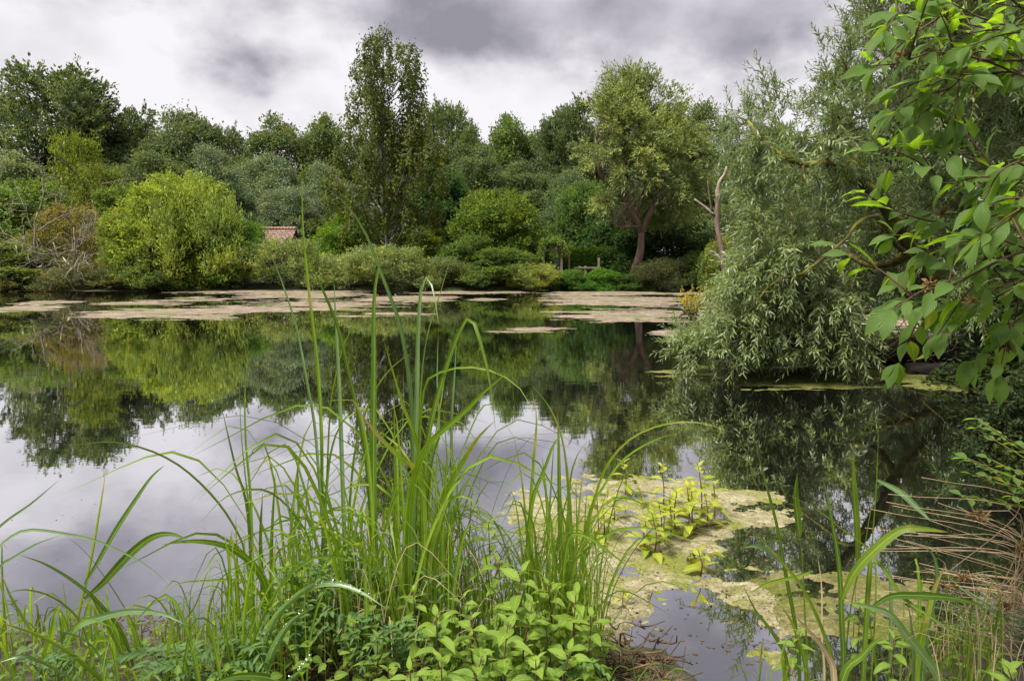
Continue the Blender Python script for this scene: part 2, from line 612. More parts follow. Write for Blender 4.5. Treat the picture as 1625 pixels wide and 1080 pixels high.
def water_mat():
    m, nt, out = new_mat('water')
    n1 = noise_n(nt, 1.0, 3, .5, stretch=(2.2, 6.0, 1))
    n2 = noise_n(nt, 1.0, 2, .5, stretch=(14, 30, 1))
    wind = noise_n(nt, .12, 3, .5)
    wf = ramp(nt, wind, [(.42, (.25, .25, .25)), (.6, (1, 1, 1))])
    h = math_n(nt, 'ADD', n1, math_n(nt, 'MULTIPLY', n2, .10))
    b = node(nt, 'ShaderNodeBump', i_Distance=.012)
    nt.links.new(math_n(nt, 'MULTIPLY', wf, .07), b.inputs['Strength'])
    nt.links.new(h, b.inputs['Height'])
    fr = node(nt, 'ShaderNodeFresnel', i_IOR=1.33)
    fac = ramp(nt, fr.outputs[0], [(0.0, (.35, .35, .35)), (.07, (.70, .70, .70)), (.25, (.84, .84, .84)), (.6, (.92, .92, .92))])
    g = node(nt, 'ShaderNodeBsdfGlossy', i_Roughness=.012)
    g.inputs[0].default_value = (.93, .93, .95, 1)
    nt.links.new(b.outputs[0], g.inputs['Normal'])
    d = node(nt, 'ShaderNodeBsdfDiffuse')
    d.inputs[0].default_value = (.012, .013, .010, 1)
    mx = node(nt, 'ShaderNodeMixShader')
    nt.links.new(fac, mx.inputs[0])
    nt.links.new(d.outputs[0], mx.inputs[1])
    nt.links.new(g.outputs[0], mx.inputs[2])
    nt.links.new(mx.outputs[0], out.inputs[0])
    return m


def ground_mat():
    m, nt, out = new_mat('bank_ground')
    n1 = noise_n(nt, .8, 6, .6)
    n2 = noise_n(nt, 9, 6, .7)
    c = ramp(nt, n2, [(.3, (.018, .013, .008)), (.7, (.075, .055, .035))])
    g = ramp(nt, n2, [(.3, (.03, .06, .012)), (.7, (.09, .14, .03))])
    c = mixc(nt, ramp(nt, n1, [(.42, (0, 0, 0)), (.6, (1, 1, 1))]), c, g)
    b = node(nt, 'ShaderNodeBump', i_Strength=.8, i_Distance=.03)
    nt.links.new(n2, b.inputs['Height'])
    d = node(nt, 'ShaderNodeBsdfPrincipled', i_Roughness=.9)
    nt.links.new(c, d.inputs['Base Color'])
    nt.links.new(b.outputs[0], d.inputs['Normal'])
    nt.links.new(d.outputs[0], out.inputs[0])
    return m


def scum_mat(name, c_lo, c_mid, c_hi, green, gscale, scale, bump=.6, gth=(.52, .66)):
    m, nt, out = new_mat(name)
    n1 = noise_n(nt, scale, 8, .7, dist=.6, stretch=(1, 1.6, 1))
    n2 = noise_n(nt, gscale, 5, .6)
    n3 = noise_n(nt, scale * 7, 8, .8, dist=1.0)
    c = ramp(nt, n1, [(.3, c_lo), (.5, c_mid), (.68, c_hi)])
    c = mixc(nt, ramp(nt, n2, [(gth[0], (0, 0, 0)), (gth[1], (1, 1, 1))]), c, green)
    c = mixc(nt, 1.0, c, ramp(nt, n3, [(.38, (.45, .43, .33)), (.5, (.95, .95, .92)), (.62, (1.4, 1.4, 1.4))]), 'MULTIPLY')
    b = node(nt, 'ShaderNodeBump', i_Strength=bump, i_Distance=.012)
    nt.links.new(math_n(nt, 'ADD', n1, math_n(nt, 'MULTIPLY', n3, .5)), b.inputs['Height'])
    d = node(nt, 'ShaderNodeBsdfPrincipled', i_Roughness=.75)
    d.inputs['Specular IOR Level'].default_value = .3
    nt.links.new(c, d.inputs['Base Color'])
    nt.links.new(b.outputs[0], d.inputs['Normal'])
    nt.links.new(d.outputs[0], out.inputs[0])
    return m


M['water'] = water_mat()
M['ground'] = ground_mat()
M['scum_far'] = scum_mat('pink_brown_scum', (.07, .055, .035), (.20, .155, .12), (.33, .265, .215), (.12, .13, .045), .9, 3, gth=(.50, .62))
M['scum_near'] = scum_mat('yellow_scum', (.12, .105, .045), (.27, .24, .14), (.40, .37, .26), (.17, .185, .03), 2.6, 12, bump=1.0, gth=(.47, .60))
M['scum_olive'] = scum_mat('olive_scum', (.06, .05, .018), (.15, .135, .05), (.26, .24, .11), (.11, .12, .015), 2.6, 12, bump=1.0, gth=(.45, .6))
M['scum_green'] = scum_mat('green_scum', (.05, .055, .012), (.12, .13, .03), (.22, .22, .07), (.08, .10, .012), 2, 7)

# ================================================================== SETTING


def lake_d(X, Y):
    """positive inside the lake, metres from its edge"""
    wob = (fbm(X * .25 + 5, Y * .25, 3) - .5) * 1.6
    far = 27.5 + (fbm(X * .12 + 40, Y * 0 + 3, 3) - .5) * 1.2 - Y
    near_edge = np.interp(X, [-60, -8, -3, -1.2, -.2, .45, .7, 1.0, 1.25, 1.6, 2.2, 40], [3.5, 2.9, 2.55, 2.30, 2.35, 2.25, 1.6, 1.6, 2.15, 2.3, 2.4, 2.4])
    near = Y - near_edge - (fbm(X * 3, Y * 3, 3) - .5) * .15
    xr = np.interp(Y, [2, 2.6, 4, 6, 9, 14, 20, 30], [1.9, 2.2, 3.3, 5.2, 8.2, 12.5, 17, 22])
    right = xr - X + wob * .3
    left = X + 60
    return np.minimum(np.minimum(far, near), np.minimum(right, left))


def ground_z(X, Y):
    d = lake_d(X, Y)
    out = np.clip(-d, 0, None)
    z = np.where(d > 0, -np.clip(d * .7, 0, 1.2), .12 * (1 - np.exp(-out / .12)) + .10 * (1 - np.exp(-out / 1.0)) + np.clip(out, 0, 30) * .018)
    return z + np.where(d < 0, (fbm(X * 1.7, Y * 1.7, 4) - .5) * np.clip(out, 0, 1) * .12, 0)


def gz(x, y):
    return float(ground_z(np.array([x]), np.array([y]))[0])


def build_ground():
    def axis(fine0, fine1, step, far, grow=1.18):
        a = list(np.arange(fine0, fine1, step))
        s = step
        v = fine1
        up = [v]
        while v < far:
            s = min(s * grow, 60)
            v += s
            up.append(v)
        s = step
        v = fine0
        dn = []
        while v > -far:
            s = min(s * grow, 60)
            v -= s
            dn.append(v)
        return np.array(dn[::-1] + a + up)
    xs = axis(-2.6, 3.2, .06, 900, 1.06)
    ys = axis(0.8, 3.4, .05, 900, 1.05)
    X, Y = np.meshgrid(xs, ys)
    Z = ground_z(X, Y)
    # keep the far bank edge fine enough
    V = np.stack([X, Y, Z], -1).reshape(-1, 3)
    nx, ny = len(xs), len(ys)
    i = np.arange(ny - 1)[:, None] * nx
    j = np.arange(nx - 1)[None, :]
    Q = np.stack([i + j, i + j + 1, i + nx + j + 1, i + nx + j], -1).reshape(-1, 4)
    mb = MB()
    mb.add(V, Q)
    tag(mb.build('ground', M['ground'], smooth=True), kind='structure')
    mb = MB()
    mb.add([(-75, .8, 0), (45, .8, 0), (45, 32, 0), (-75, 32, 0)], [[0, 1, 2, 3]])
    tag(mb.build('water', M['water']), kind='structure')


build_ground()

# ================================================================== TREES


def gen_tree(seed, H=10, Rr=3, z0=.25, prof='round', nl=22, lr=.9, tufts=40, m=20, L=.24, W=.12, sig=.32,
             droop=0.0, up=0.0, trunk_r=.16, twig=True, hang=0.0, squash=.8, lean=0.0, spread=1.0, shoot=0.0):
    g = np.random.default_rng(seed)
    P = {'round': lambda t: math.sin(math.pi * min(1, .12 + .88 * t) ** .8) ** .6,
         'dome': lambda t: math.sqrt(max(0, 1 - t * t)) * .98 + .02,
         'oval': lambda t: math.sin(math.pi * (.08 + .9 * t)) ** .7,
         'spiky': lambda t: .35 + .65 * math.sin(math.pi * min(1, t * .8 + .15)),
         'birch': lambda t: (1.0 if t < .38 else 1.0 - .40 * min(1, (t - .38) / .15)) * (1 if t < .84 else max(.2, 1 - (t - .84) * 5)) * (.75 + .25 * min(1, t * 6)),
         'cone': lambda t: 1.05 - t * .9}[prof]
    trunk = MB()
    crown = MB()
    bend = g.normal(0, .25, 2) * (Rr / 3)
    tz = np.linspace(0, 1, 10)
    tp = np.stack([bend[0] * np.sin(tz * 3) + lean * tz, bend[1] * np.sin(tz * 2.6), tz * H * .93], 1)
    tr = trunk_r * (1 - tz * .88)
    tr[0] *= 1.5
    trunk.tube(tp, tr, 8)
    pts = []
    tries = 0
    while len(pts) < nl and tries < 4000:
        tries += 1
        t = g.random() ** .85
        hh = H * (z0 + (1 - z0) * t)
        rad = Rr * P(t)
        a = g.random() * 6.283
        rad *= .66 + .62 * float(vnoise(np.array(math.cos(a) * 1.6 + 9 + seed * 3.1), np.array(math.sin(a) * 1.6 + 5 + t * 2.2)))
        q = rad * (0.25 + .75 * math.sqrt(g.random()))
        k = .75 + .5 * g.random()
        rl = lr * k
        q = max(0, q - rl * .55)
        c = np.array([q * math.cos(a) + lean * hh / H, q * math.sin(a), min(hh, H - rl * squash * .95)])
        if all(np.linalg.norm(c - p) > (rl + r2) * .52 * spread for p, r2 in pts):
            pts.append((c, rl))
    for c, rl in pts:
        # limb
        hz = c[2] - np.linalg.norm(c[:2]) * (.9 if up == 0 else 1.5) - .3
        s = max(H * .10, min(hz, H * .88))
        b = np.array([np.interp(s, tp[:, 2], tp[:, 0]), np.interp(s, tp[:, 2], tp[:, 1]), s])
        mid = (b + c) / 2 + np.array([0, 0, (c[2] - s) * -.12]) + g.normal(0, .08 * rl, 3)
        rr = trunk_r * (1 - .8 * s / H) * .42
        trunk.tube(spline([b, mid, c], 6), np.linspace(rr, .02, 6), 5)
        K = int(tufts * (rl / lr) ** 2)
        d = unit(g.normal(0, 1, (K, 3)) + np.array([0, 0, .45]) + unit(np.array([c[0], c[1], 0.01])) * .35)
        tc = c + d * rl * (.45 + .6 * g.random((K, 1)) ** .7) * np.array([1, 1, squash])
        if twig:
            for q in range(0, K, 3):
                trunk.tube(np.array([c, (c + tc[q]) / 2 + g.normal(0, .05, 3), tc[q]]), [.022, .015, .006], 3)
        tv = np.clip(.45 + g.normal(0, .16, K), 0, 1)
        tm = np.repeat(np.arange(K), m)
        n = len(tm)
        tsz = sig * rl * (.6 + .7 * g.random((K, 1)))
        off = g.normal(0, 1, (n, 3)) * tsz[tm] * np.array([1, 1, .75])
        p = tc[tm] + off
        if hang > 0:
            p[:, 2] -= (g.random(n) ** .8) * hang * (.5 + g.random(K)[tm])
            p[:, :2] = (tc[tm] + off * .45)[:, :2]
        if shoot > 0:
            sd_ = unit(d * .7 + g.normal(0, .3, (K, 3)) + np.array([.35, 0, 1.0]))
            q_ = g.random((n, 1))
            p = tc[tm] + off * (1 - .75 * q_) + sd_[tm] * q_ * shoot * (.4 + g.random((K, 1))[tm])
        D = d[tm] * .8 + g.normal(0, .7, (n, 3)) + np.array([0, 0, up - droop])
        N = g.normal(0, .75, (n, 3)) + d[tm] * .7 + np.array([0, 0, .8])
        sz = .7 + .6 * g.random(n)
        leaves(crown, p, D, N, L * sz, W * sz, np.clip(tv[tm] + g.normal(0, .14, n), 0, 1))
    return trunk, crown


PROTO = {}


def proto(key, mat='crown', bark='bark', **kw):
    t, c = gen_tree(**kw)
    V = np.concatenate(c.V)
    hh = float(np.percentile(V[:, 2], 99.6))
    rr = float(np.percentile(np.abs(V[:, 0]), 98.5) + np.percentile(np.abs(V[:, 1]), 98.5)) / 2
    PROTO[key] = (t, c, hh, rr, M[mat], M[bark], [])


def place(kind, key, px, top, wpx, Y, color, label, cat, group, base=None, rz=None):
    """put a copy of a generated tree so that its crown has the given centre, top and width"""
    t, c, H, Rr, mc, mb_, cache = PROTO[key]
    p = at(px, top, Y)
    z0 = gz(p[0], Y) - .05 if base is None else base
    h = p[2] - z0
    w = wpx / F * Y
    sx = w / (2 * Rr)
    sz = h / H
    rz = rng.random() * 6.28 if rz is None else rz
    e = empty(kind, (p[0], Y, z0), label, cat, group, rz, (sx, sx, sz))
    if not cache:
        a = t.build('trunk', mb_, e, smooth=True)
        b = c.build('crown', mc, e)
        cache.extend([a, b])
    else:
        for o in cache:
            q = o.copy()
            COL.objects.link(q)
            q.parent = e
    for ch in [o for o in COL.objects if o.parent == e and o.name.startswith('crown')]:
        ch.color = (*color, 1)
        ch['leaf_tone'] = 1
    return e


print('protos')
for i in range(3):
    proto('broad%d' % i, seed=10 + i, H=14, Rr=4.2, z0=.22, prof='round', nl=34, lr=1.35, tufts=46, m=22, L=.30, W=.15, sig=.30, trunk_r=.22)
for i in range(2):
    proto('spiky%d' % i, seed=20 + i, H=15, Rr=4, z0=.22, prof='spiky', nl=52, lr=.95, tufts=26, m=24, L=.30, W=.13, sig=.24, up=.9, squash=1.1, trunk_r=.22, spread=.95, shoot=1.1)
for i in range(2):
    proto('mound%d' % i, mat='crown_silver', seed=30 + i, H=9, Rr=3.4, z0=.1, prof='round', nl=30, lr=1.05, tufts=60, m=22, L=.22, W=.08, sig=.24, trunk_r=.16)
for i in range(3):
    proto('bush%d' % i, seed=40 + i, H=4, Rr=2.4, z0=.04, prof='dome', nl=34, lr=.62, tufts=50, m=20, L=.13, W=.07, sig=.26, trunk_r=.07, shoot=.38)
for i in range(2):
    proto('scrub%d' % i, mat='crown_silver', seed=50 + i, H=2.6, Rr=2.2, z0=.05, prof='dome', nl=36, lr=.42, tufts=40, m=20, L=.12, W=.035, sig=.28, up=1.1, squash=1.2, trunk_r=.04, shoot=.55)
proto('loose', seed=60, H=5, Rr=2.0, z0=.3, prof='round', nl=18, lr=.6, tufts=26, m=16, L=.16, W=.08, sig=.34, trunk_r=.08)

DK = (.125, .175, .088)
DK2 = (.135, .19, .082)
GG = (.19, .245, .15)
MG = (.13, .20, .06)
BG = (.14, .24, .032)
YG = (.205, .265, .045)
PG = (.22, .27, .09)
G_BACK = 'tall trees of the wood behind the lake'
G_MID = 'rounded trees in front of the wood'
G_SHRUB = 'shrubs along the far shore'

BACK = [
    ('broad0', -70, 235, 170, 58, DK2, 'dark green tree cut off by the left edge of the picture'),
    ('broad1', 20, 245, 120, 50, GG, 'pale green tree below the tall spiky tree at the far left'),
    ('spiky0', 96, 110, 180, 60, DK, 'tallest dark tree on the left with ragged windswept top'),
    ('spiky1', 200, 170, 110, 62, DK, 'dark tree just right of the tallest left-hand tree'),
    ('broad2', 285, 180, 130, 60, DK, 'broad dark tree with a rounded ragged top above the yellow bush'),
    ('spiky0', 355, 205, 100, 62, DK, 'dark tree left of the centre where the treeline dips'),
    ('broad0', 440, 190, 120, 58, DK2, 'dark round-topped tree behind the red tiled roof'),
    ('broad1', 515, 188, 105, 58, DK2, 'dark tree whose top touches the left side of the birch'),
    ('spiky1', 590, 215, 90, 60, DK, 'dark tree hidden mostly behind the birch stem'),
    ('broad2', 650, 215, 90, 60, DK, 'dark tree just behind the right side of the birch'),
    ('spiky0', 705, 165, 85, 60, DK2, 'pointed tufted tree right of the birch'),
    ('broad0', 748, 208, 80, 58, DK2, 'low-topped dark tree between the pointed tufted tree and the domed green tree'),
    ('broad1', 805, 188, 105, 58, MG, 'mid green domed tree in the middle of the skyline'),
    ('broad2', 858, 212, 80, 60, DK, 'dark tree in the dip left of the tall tree with bare stems'),
    ('spiky1', 905, 165, 90, 56, DK, 'tall dark tree with bare stems left of the large willow'),
    ('broad0', 965, 180, 90, 58, DK, 'dark tree behind the left half of the large willow'),
    ('broad1', 1045, 170, 100, 58, DK, 'dark tree behind the right half of the large willow'),
    ('broad2', 1118, 168, 90, 56, DK2, 'dark tree showing right of the large willow top'),
    ('broad0', 1190, 225, 110, 52, DK2, 'dark tree behind the dead snag'),
    ('spiky1', 1270, 215, 120, 52, DK, 'dark tree seen through the left twigs of the near willow'),
    ('broad1', 1360, 210, 130, 48, DK, 'dark tree seen through the middle of the near willow'),
    ('broad2', 1460, 60, 190, 44, DK, 'dark tree behind the dogwood leaves on the right'),
    ('broad0', 1570, -40, 220, 40, DK, 'dark tree behind the right edge of the dogwood'),
    ('broad1', 1690, -90, 260, 36, DK, 'dark tree on the right bank beyond the picture edge'),
]
for k, px, top, w, Y, c, lab in BACK:
    place('forest_tree', k, px, top, w * 1.12, Y, c, lab, 'tree', G_BACK)

MID = [
    ('mound0', 150, 262, 120, 46, DK2, 'dark leafy tree behind the yellow-green loose tree on the left'),
    ('broad2', 240, 245, 120, 50, DK, 'dark tree rising directly behind the yellow bush'),
    ('mound1', 335, 236, 100, 48, GG, 'grey-green rounded tree up against the dark wood left of centre'),
    ('mound0', 425, 248, 110, 47, GG, 'grey-green tree mound above the red tiled roof'),
    ('mound1', 360, 292, 100, 42, (.075, .12, .06), 'lower bluish green mound between the yellow bush and the roof'),
    ('mound0', 455, 300, 100, 42, GG, 'grey-green mound just behind the red tiled roof'),
    ('mound1', 512, 262, 90, 46, GG, 'grey-green willow mound left of the birch'),
    ('bush0', 500, 345, 90, 42, DK2, 'dark rose bush right of the red tiled roof'),
    ('mound1', 560, 300, 90, 44, (.07, .11, .045), 'dull green mound behind the lower birch crown'),
    ('bush1', 690, 272, 130, 40, (.055, .115, .035), 'rich dark green round tree right of the birch'),
    ('broad1', 765, 240, 105, 48, DK, 'dark tree behind the large green dome'),
    ('broad0', 830, 262, 110, 50, DK, 'dark shaded tree above the garden hedge'),
    ('mound0', 905, 275, 90, 46, DK2, 'dark tree filling the gap left of the large willow'),
    ('mound1', 880, 338, 90, 40, (.07, .11, .06), 'blue-green mound above the garden arch'),
    ('broad2', 1110, 280, 110, 46, DK2, 'dark tree behind the right side of the large willow crown'),
    ('mound0', 1185, 300, 110, 42, DK2, 'dark mound behind the pale shrub by the snag'),
    ('broad0', 1300, 290, 140, 40, DK, 'shaded tree low behind the near willow'),
    ('broad1', 1430, 280, 150, 34, DK, 'shaded tree behind the log on the right'),
    ('broad2', 1560, 260, 170, 30, DK, 'shaded tree on the right bank behind the log'),
    ('mound0', 20, 300, 130, 44, GG, 'pale green tree mound at the left edge'),
]
for k, px, top, w, Y, c, lab in MID:
    place('round_tree', k, px, top, w * 1.1, Y, c, lab, 'tree', G_MID)

SHRUBS = [
    ('bush0', -45, 300, 190, 31, MG, 'green bush at the left edge of the far shore'),
    ('bush1', 45, 288, 150, 33, (.10, .16, .045), 'feathery green bush behind the bare fallen branches'),
    ('bush2', 195, 300, 130, 33, (.11, .17, .04), 'green bush squeezed between the orange-brown bush and the yellow bush'),
    ('bush0', 285, 279, 165, 30.2, YG, 'big yellow-green domed bush on the left shore'),
    ('bush1', 383, 352, 90, 29.6, (.085, .17, .03), 'fresh green dome right of the yellow-green bush'),
    ('bush2', 225, 398, 95, 28.2, (.13, .18, .05), 'low pale bush hanging over the water under the yellow-green dome'),
    ('scrub0', 462, 378, 135, 29.5, PG, 'pale willow scrub below the red tiled roof'),
    ('bush2', 552, 340, 95, 33, BG, 'bright green bush with big leaves at the foot of the birch'),
    ('scrub1', 560, 405, 110, 28.6, (.20, .24, .08), 'yellowish willow scrub at the water below the birch'),
    ('scrub0', 622, 390, 135, 28.8, PG, 'feathery grey-yellow scrub right of the birch foot'),
    ('bush0', 668, 362, 95, 33, (.15, .21, .03), 'yellow-green bush left of the shed roof'),
    ('scrub1', 700, 408, 100, 28.4, (.15, .19, .07), 'low pale scrub below the shed roof'),
    ('bush1', 792, 304, 125, 31, (.12, .18, .03), 'tall green dome left of the garden arch'),
    ('bush2', 745, 375, 90, 29.8, (.09, .15, .035), 'green bush at the left foot of the tall green dome'),
    ('bush0', 795, 395, 120, 29, (.10, .16, .04), 'mixed green bush under the tall green dome'),
    ('scrub0', 845, 418, 90, 28.2, (.24, .27, .06), 'low yellow flowering bush at the water left of the arch'),
    ('bush1', 908, 428, 56, 28.2, (.09, .18, .035), 'small green bush at the water in front of the arch'),
    ('bush2', 957, 427, 62, 28.2, (.09, .20, .03), 'small round bright bush left of the willow trunk'),
    ('bush0', 930, 292, 120, 34.5, (.10, .17, .05), 'light green leafy tree above the garden hedge'),
    ('bush1', 985, 330, 110, 32.5, (.05, .10, .03), 'dark green bush mass behind the willow trunk'),
    ('bush2', 1060, 345, 130, 32, (.048, .09, .03), 'dark bush mass right of the willow trunk'),
    ('scrub1', 1055, 410, 100, 28.4, (.08, .09, .035), 'brownish twiggy bush right of the willow trunk'),
    ('bush1', 1146, 378, 60, 27, (.20, .25, .06), 'pale yellow shrub beside the dead snag'),
    ('bush0', 1120, 400, 90, 28.6, (.06, .10, .03), 'dark low bush behind the pale yellow shrub'),
    ('bush1', 1235, 380, 150, 27.5, (.06, .10, .03), 'shaded bush behind the near willow hanging over the far water'),
    ('bush2', 1360, 370, 170, 26, DK2, 'shaded bush beyond the scum behind the near willow'),
    ('bush1', 232, 318, 120, 30.6, (.19, .245, .05), 'yellow-green shoulder bush left of the big yellow-green dome'),
    ('bush2', 335, 345, 80, 29.8, (.17, .24, .045), 'yellow-green shoulder bush right of the big yellow-green dome'),
    ('scrub1', 300, 288, 130, 29.0, (.23, .29, .06), 'feathery pale shoots standing out of the front of the yellow-green dome'),
    ('bush0', 262, 360, 90, 29.3, (.11, .18, .04), 'darker green bush growing up the front of the yellow-green dome'),
    ('bush2', 10, 385, 150, 29.2, (.13, .18, .05), 'green bush behind the bare branches at the left edge'),
    ('scrub1', 150, 415, 120, 28.8, (.14, .15, .06), 'low olive scrub under the orange-brown bush'),
    ('scrub0', 60, 428, 130, 28.4, (.13, .14, .05), 'low twiggy scrub at the waterline on the far left'),
    ('bush0', 1000, 436, 60, 28, (.07, .13, .03), 'tiny bush at the foot of the willow trunk'),
    ('bush1', 1460, 380, 130, 22, DK, 'dark bush on the right bank left of the log end'),
]
for k, px, top, w, Y, c, lab in SHRUBS:
    if px < 430:
        c = tuple(q * 1.15 for q in c)
    if Y < 31 and px < 1300:
        Y = 27.3 + (Y - 28.2) * .62
    place('shore_bush', k, px, top, w * 1.16, Y, tuple(q * 1.15 for q in c), lab, 'bush', G_SHRUB)

place('loose_tree', 'loose', 122, 211, 92, 35, (.19, .25, .035), 'loose yellow-green tree rising behind the orange-brown bush', 'tree', None)
place('loose_tree', 'loose', 160, 262, 90, 34, (.17, .22, .04), 'shorter loose yellow-green tree leaning towards the yellow bush', 'tree', None)

# orange-brown bush
proto('thin', seed=77, H=4, Rr=2, z0=.1, prof='dome', nl=26, lr=.5, tufts=22, m=12, L=.12, W=.06, sig=.36, trunk_r=.06)
place('withering_bush', 'thin', 108, 322, 120, 29.6, (.23, .20, .055), 'orange-brown withering bush above the bare branches on the left', 'bush', None)
place('withering_bush', 'thin', 60, 370, 120, 29.2, (.15, .17, .04), 'sparse olive bush tangled in the bare branches on the left', 'bush', None)


# birch
def birch():
    p = at(612, 40, 33)
    z0 = gz(p[0], 33)
    t, c = gen_tree(101, H=p[2] - z0, Rr=3.15, z0=.14, prof='birch', nl=104, lr=.52, tufts=14, m=23, L=.13, W=.075, sig=.26,
                    droop=1.2, up=0, trunk_r=.10, hang=.75, spread=1.0)
    e = empty('birch_tree', (p[0], 33, z0), 'tall slender birch with airy hanging twigs standing above all the others', 'tree')
    t.build('trunk', M['birch'], e, smooth=True)
    o = c.build('crown', M['crown'], e)
    o.color = (.115, .15, .04, 1)


birch()


# big willow on the far shore
def far_willow():
    Y = 28.6
    b = at(1004, 458, Y)
    z0 = gz(b[0], Y) - .05
    e = empty('willow_tree', (b[0], Y, z0), 'large silvery willow with a forked reddish trunk at the water edge', 'tree')
    o = np.array([b[0], Y, z0])
    tr = MB()
    J = lambda x, y, dy=0: at(x, y, Y + dy) - o
    main = [np.array([0, 0, 0]), J(1008, 430), J(1016, 400), J(1018, 368)]
    tr.tube(spline(main, 10), np.linspace(.20, .12, 10) * np.array([1.7, 1.2] + [1] * 8), 10)
    limbs = [[(1018, 368, 0), (1008, 345, -.1), (996, 320, -.2), (988, 292, -.3), (992, 255, -.4), (985, 200, -.5)],
             [(1018, 368, 0), (1028, 345, .2), (1040, 325, .3), (1052, 308, .5), (1075, 270, .6), (1085, 210, .7)],
             [(1008, 345, -.1), (1022, 300, .3), (1030, 250, .5), (1030, 180, .5)],
             [(996, 320, -.2), (970, 300, -.6), (950, 270, -.9), (945, 220, -1)],
             [(1040, 325, .3), (1065, 322, .0), (1095, 305, -.2), (1105, 260, -.3)],
             [(1015, 360, 0), (990, 360, -.8), (975, 358, -1.2)],
             [(1052, 308, .5), (1060, 250, 1.4), (1050, 180, 1.9)]]
    nodes = []
    for q, l in enumerate(limbs):
        P = spline([J(*a) for a in l], 12)
        r0 = .13 if q < 2 else .07
        tr.tube(P, np.linspace(r0, .02, 12), 6)
        nodes.extend(P[4:])
    nodes = np.array(nodes)
    g = np.random.default_rng(5)
    crown = MB()
    tw = MB()
    # envelope given by half-widths over height
    ys = [128, 150, 180, 220, 260, 300, 330, 350]
    xl = [975, 945, 938, 930, 918, 925, 950, 975]
    xr_ = [1010, 1060, 1095, 1118, 1130, 1120, 1105, 1090]
    cnt = 0
    while cnt < 380:
        py = g.uniform(130, 352)
        a, b2 = np.interp(py, ys, xl), np.interp(py, ys, xr_)
        px = g.uniform(a, b2)
        dep = g.uniform(-1, 1)
        ww = (b2 - a) / 2
        if ((px - (a + b2) / 2) / ww) ** 2 + dep ** 2 > 1:
            continue
        if fbm(np.array(px / 28.), np.array(py / 28. + 7), 2) < .46:
            continue
        if py > 300 and 975 < px < 1065 and dep < .2:
            continue
        c = J(px, py, dep * ww / F * Y)
        cnt += 1
        i = np.argmin(((nodes - c - np.array([0, 0, -.8])) ** 2).sum(1))
        st = nodes[i]
        tw.tube(spline([st, (st + c) / 2 + np.array([0, 0, .15]), c], 5), np.linspace(.018, .005, 5), 4)
        upf = np.interp(py, [130, 230, 350], [1.0, .35, -.3])
        out = unit(np.array([c[0], c[1], .3]))
        # a spray: 7 shoots with leaves
        top_ = py < 185
        for s in range(5 if top_ else 8):
            d = unit(out * .7 + g.normal(0, .55, 3) + np.array([0, 0, upf]))
            Ls = g.uniform(.35, .75) * (1.25 if top_ else 1)
            n = 20
            tt = g.random(n)
            cen = c + d * (tt[:, None] * Ls) + np.array([0, 0, -.15]) * (tt[:, None] ** 2) * (upf < .5)
            leaves(crown, cen + g.normal(0, .04, (n, 3)), d + g.normal(0, .45, (n, 3)), g.normal(0, .8, (n, 3)) + out + np.array([0, 0, .6]),
                   g.uniform(.11, .19, n), g.uniform(.035, .055, n), np.clip(g.normal(.5, .2) + g.normal(0, .12, n), 0, 1))
    tr.build('trunk', M['bark_warm'], e, smooth=True)
    tw.build('branches', M['bark'], e)
    o2 = crown.build('crown', M['crown_silver'], e)
    o2.color = (.22, .27, .10, 1)


far_willow()


# dead wood
def dead_branches(mb, start, d, L, r, depth, g, wob=.35, split=3):
    n = 7
    P = [np.array(start, float)]
    dd = unit(np.array(d, float))
    for i in range(n):
        dd = unit(dd + g.normal(0, wob, 3) * .5)
        P.append(P[-1] + dd * L / n)
    P = np.array(P)
    mb.tube(P, np.linspace(r, r * .45, n + 1), 5)
    if depth > 0:
        for k in range(split):
            i = g.integers(2, n + 1)
            nd = unit(dd + g.normal(0, .8, 3))
            dead_branches(mb, P[i], nd, L * g.uniform(.45, .75), r * .5, depth - 1, g, wob, split)


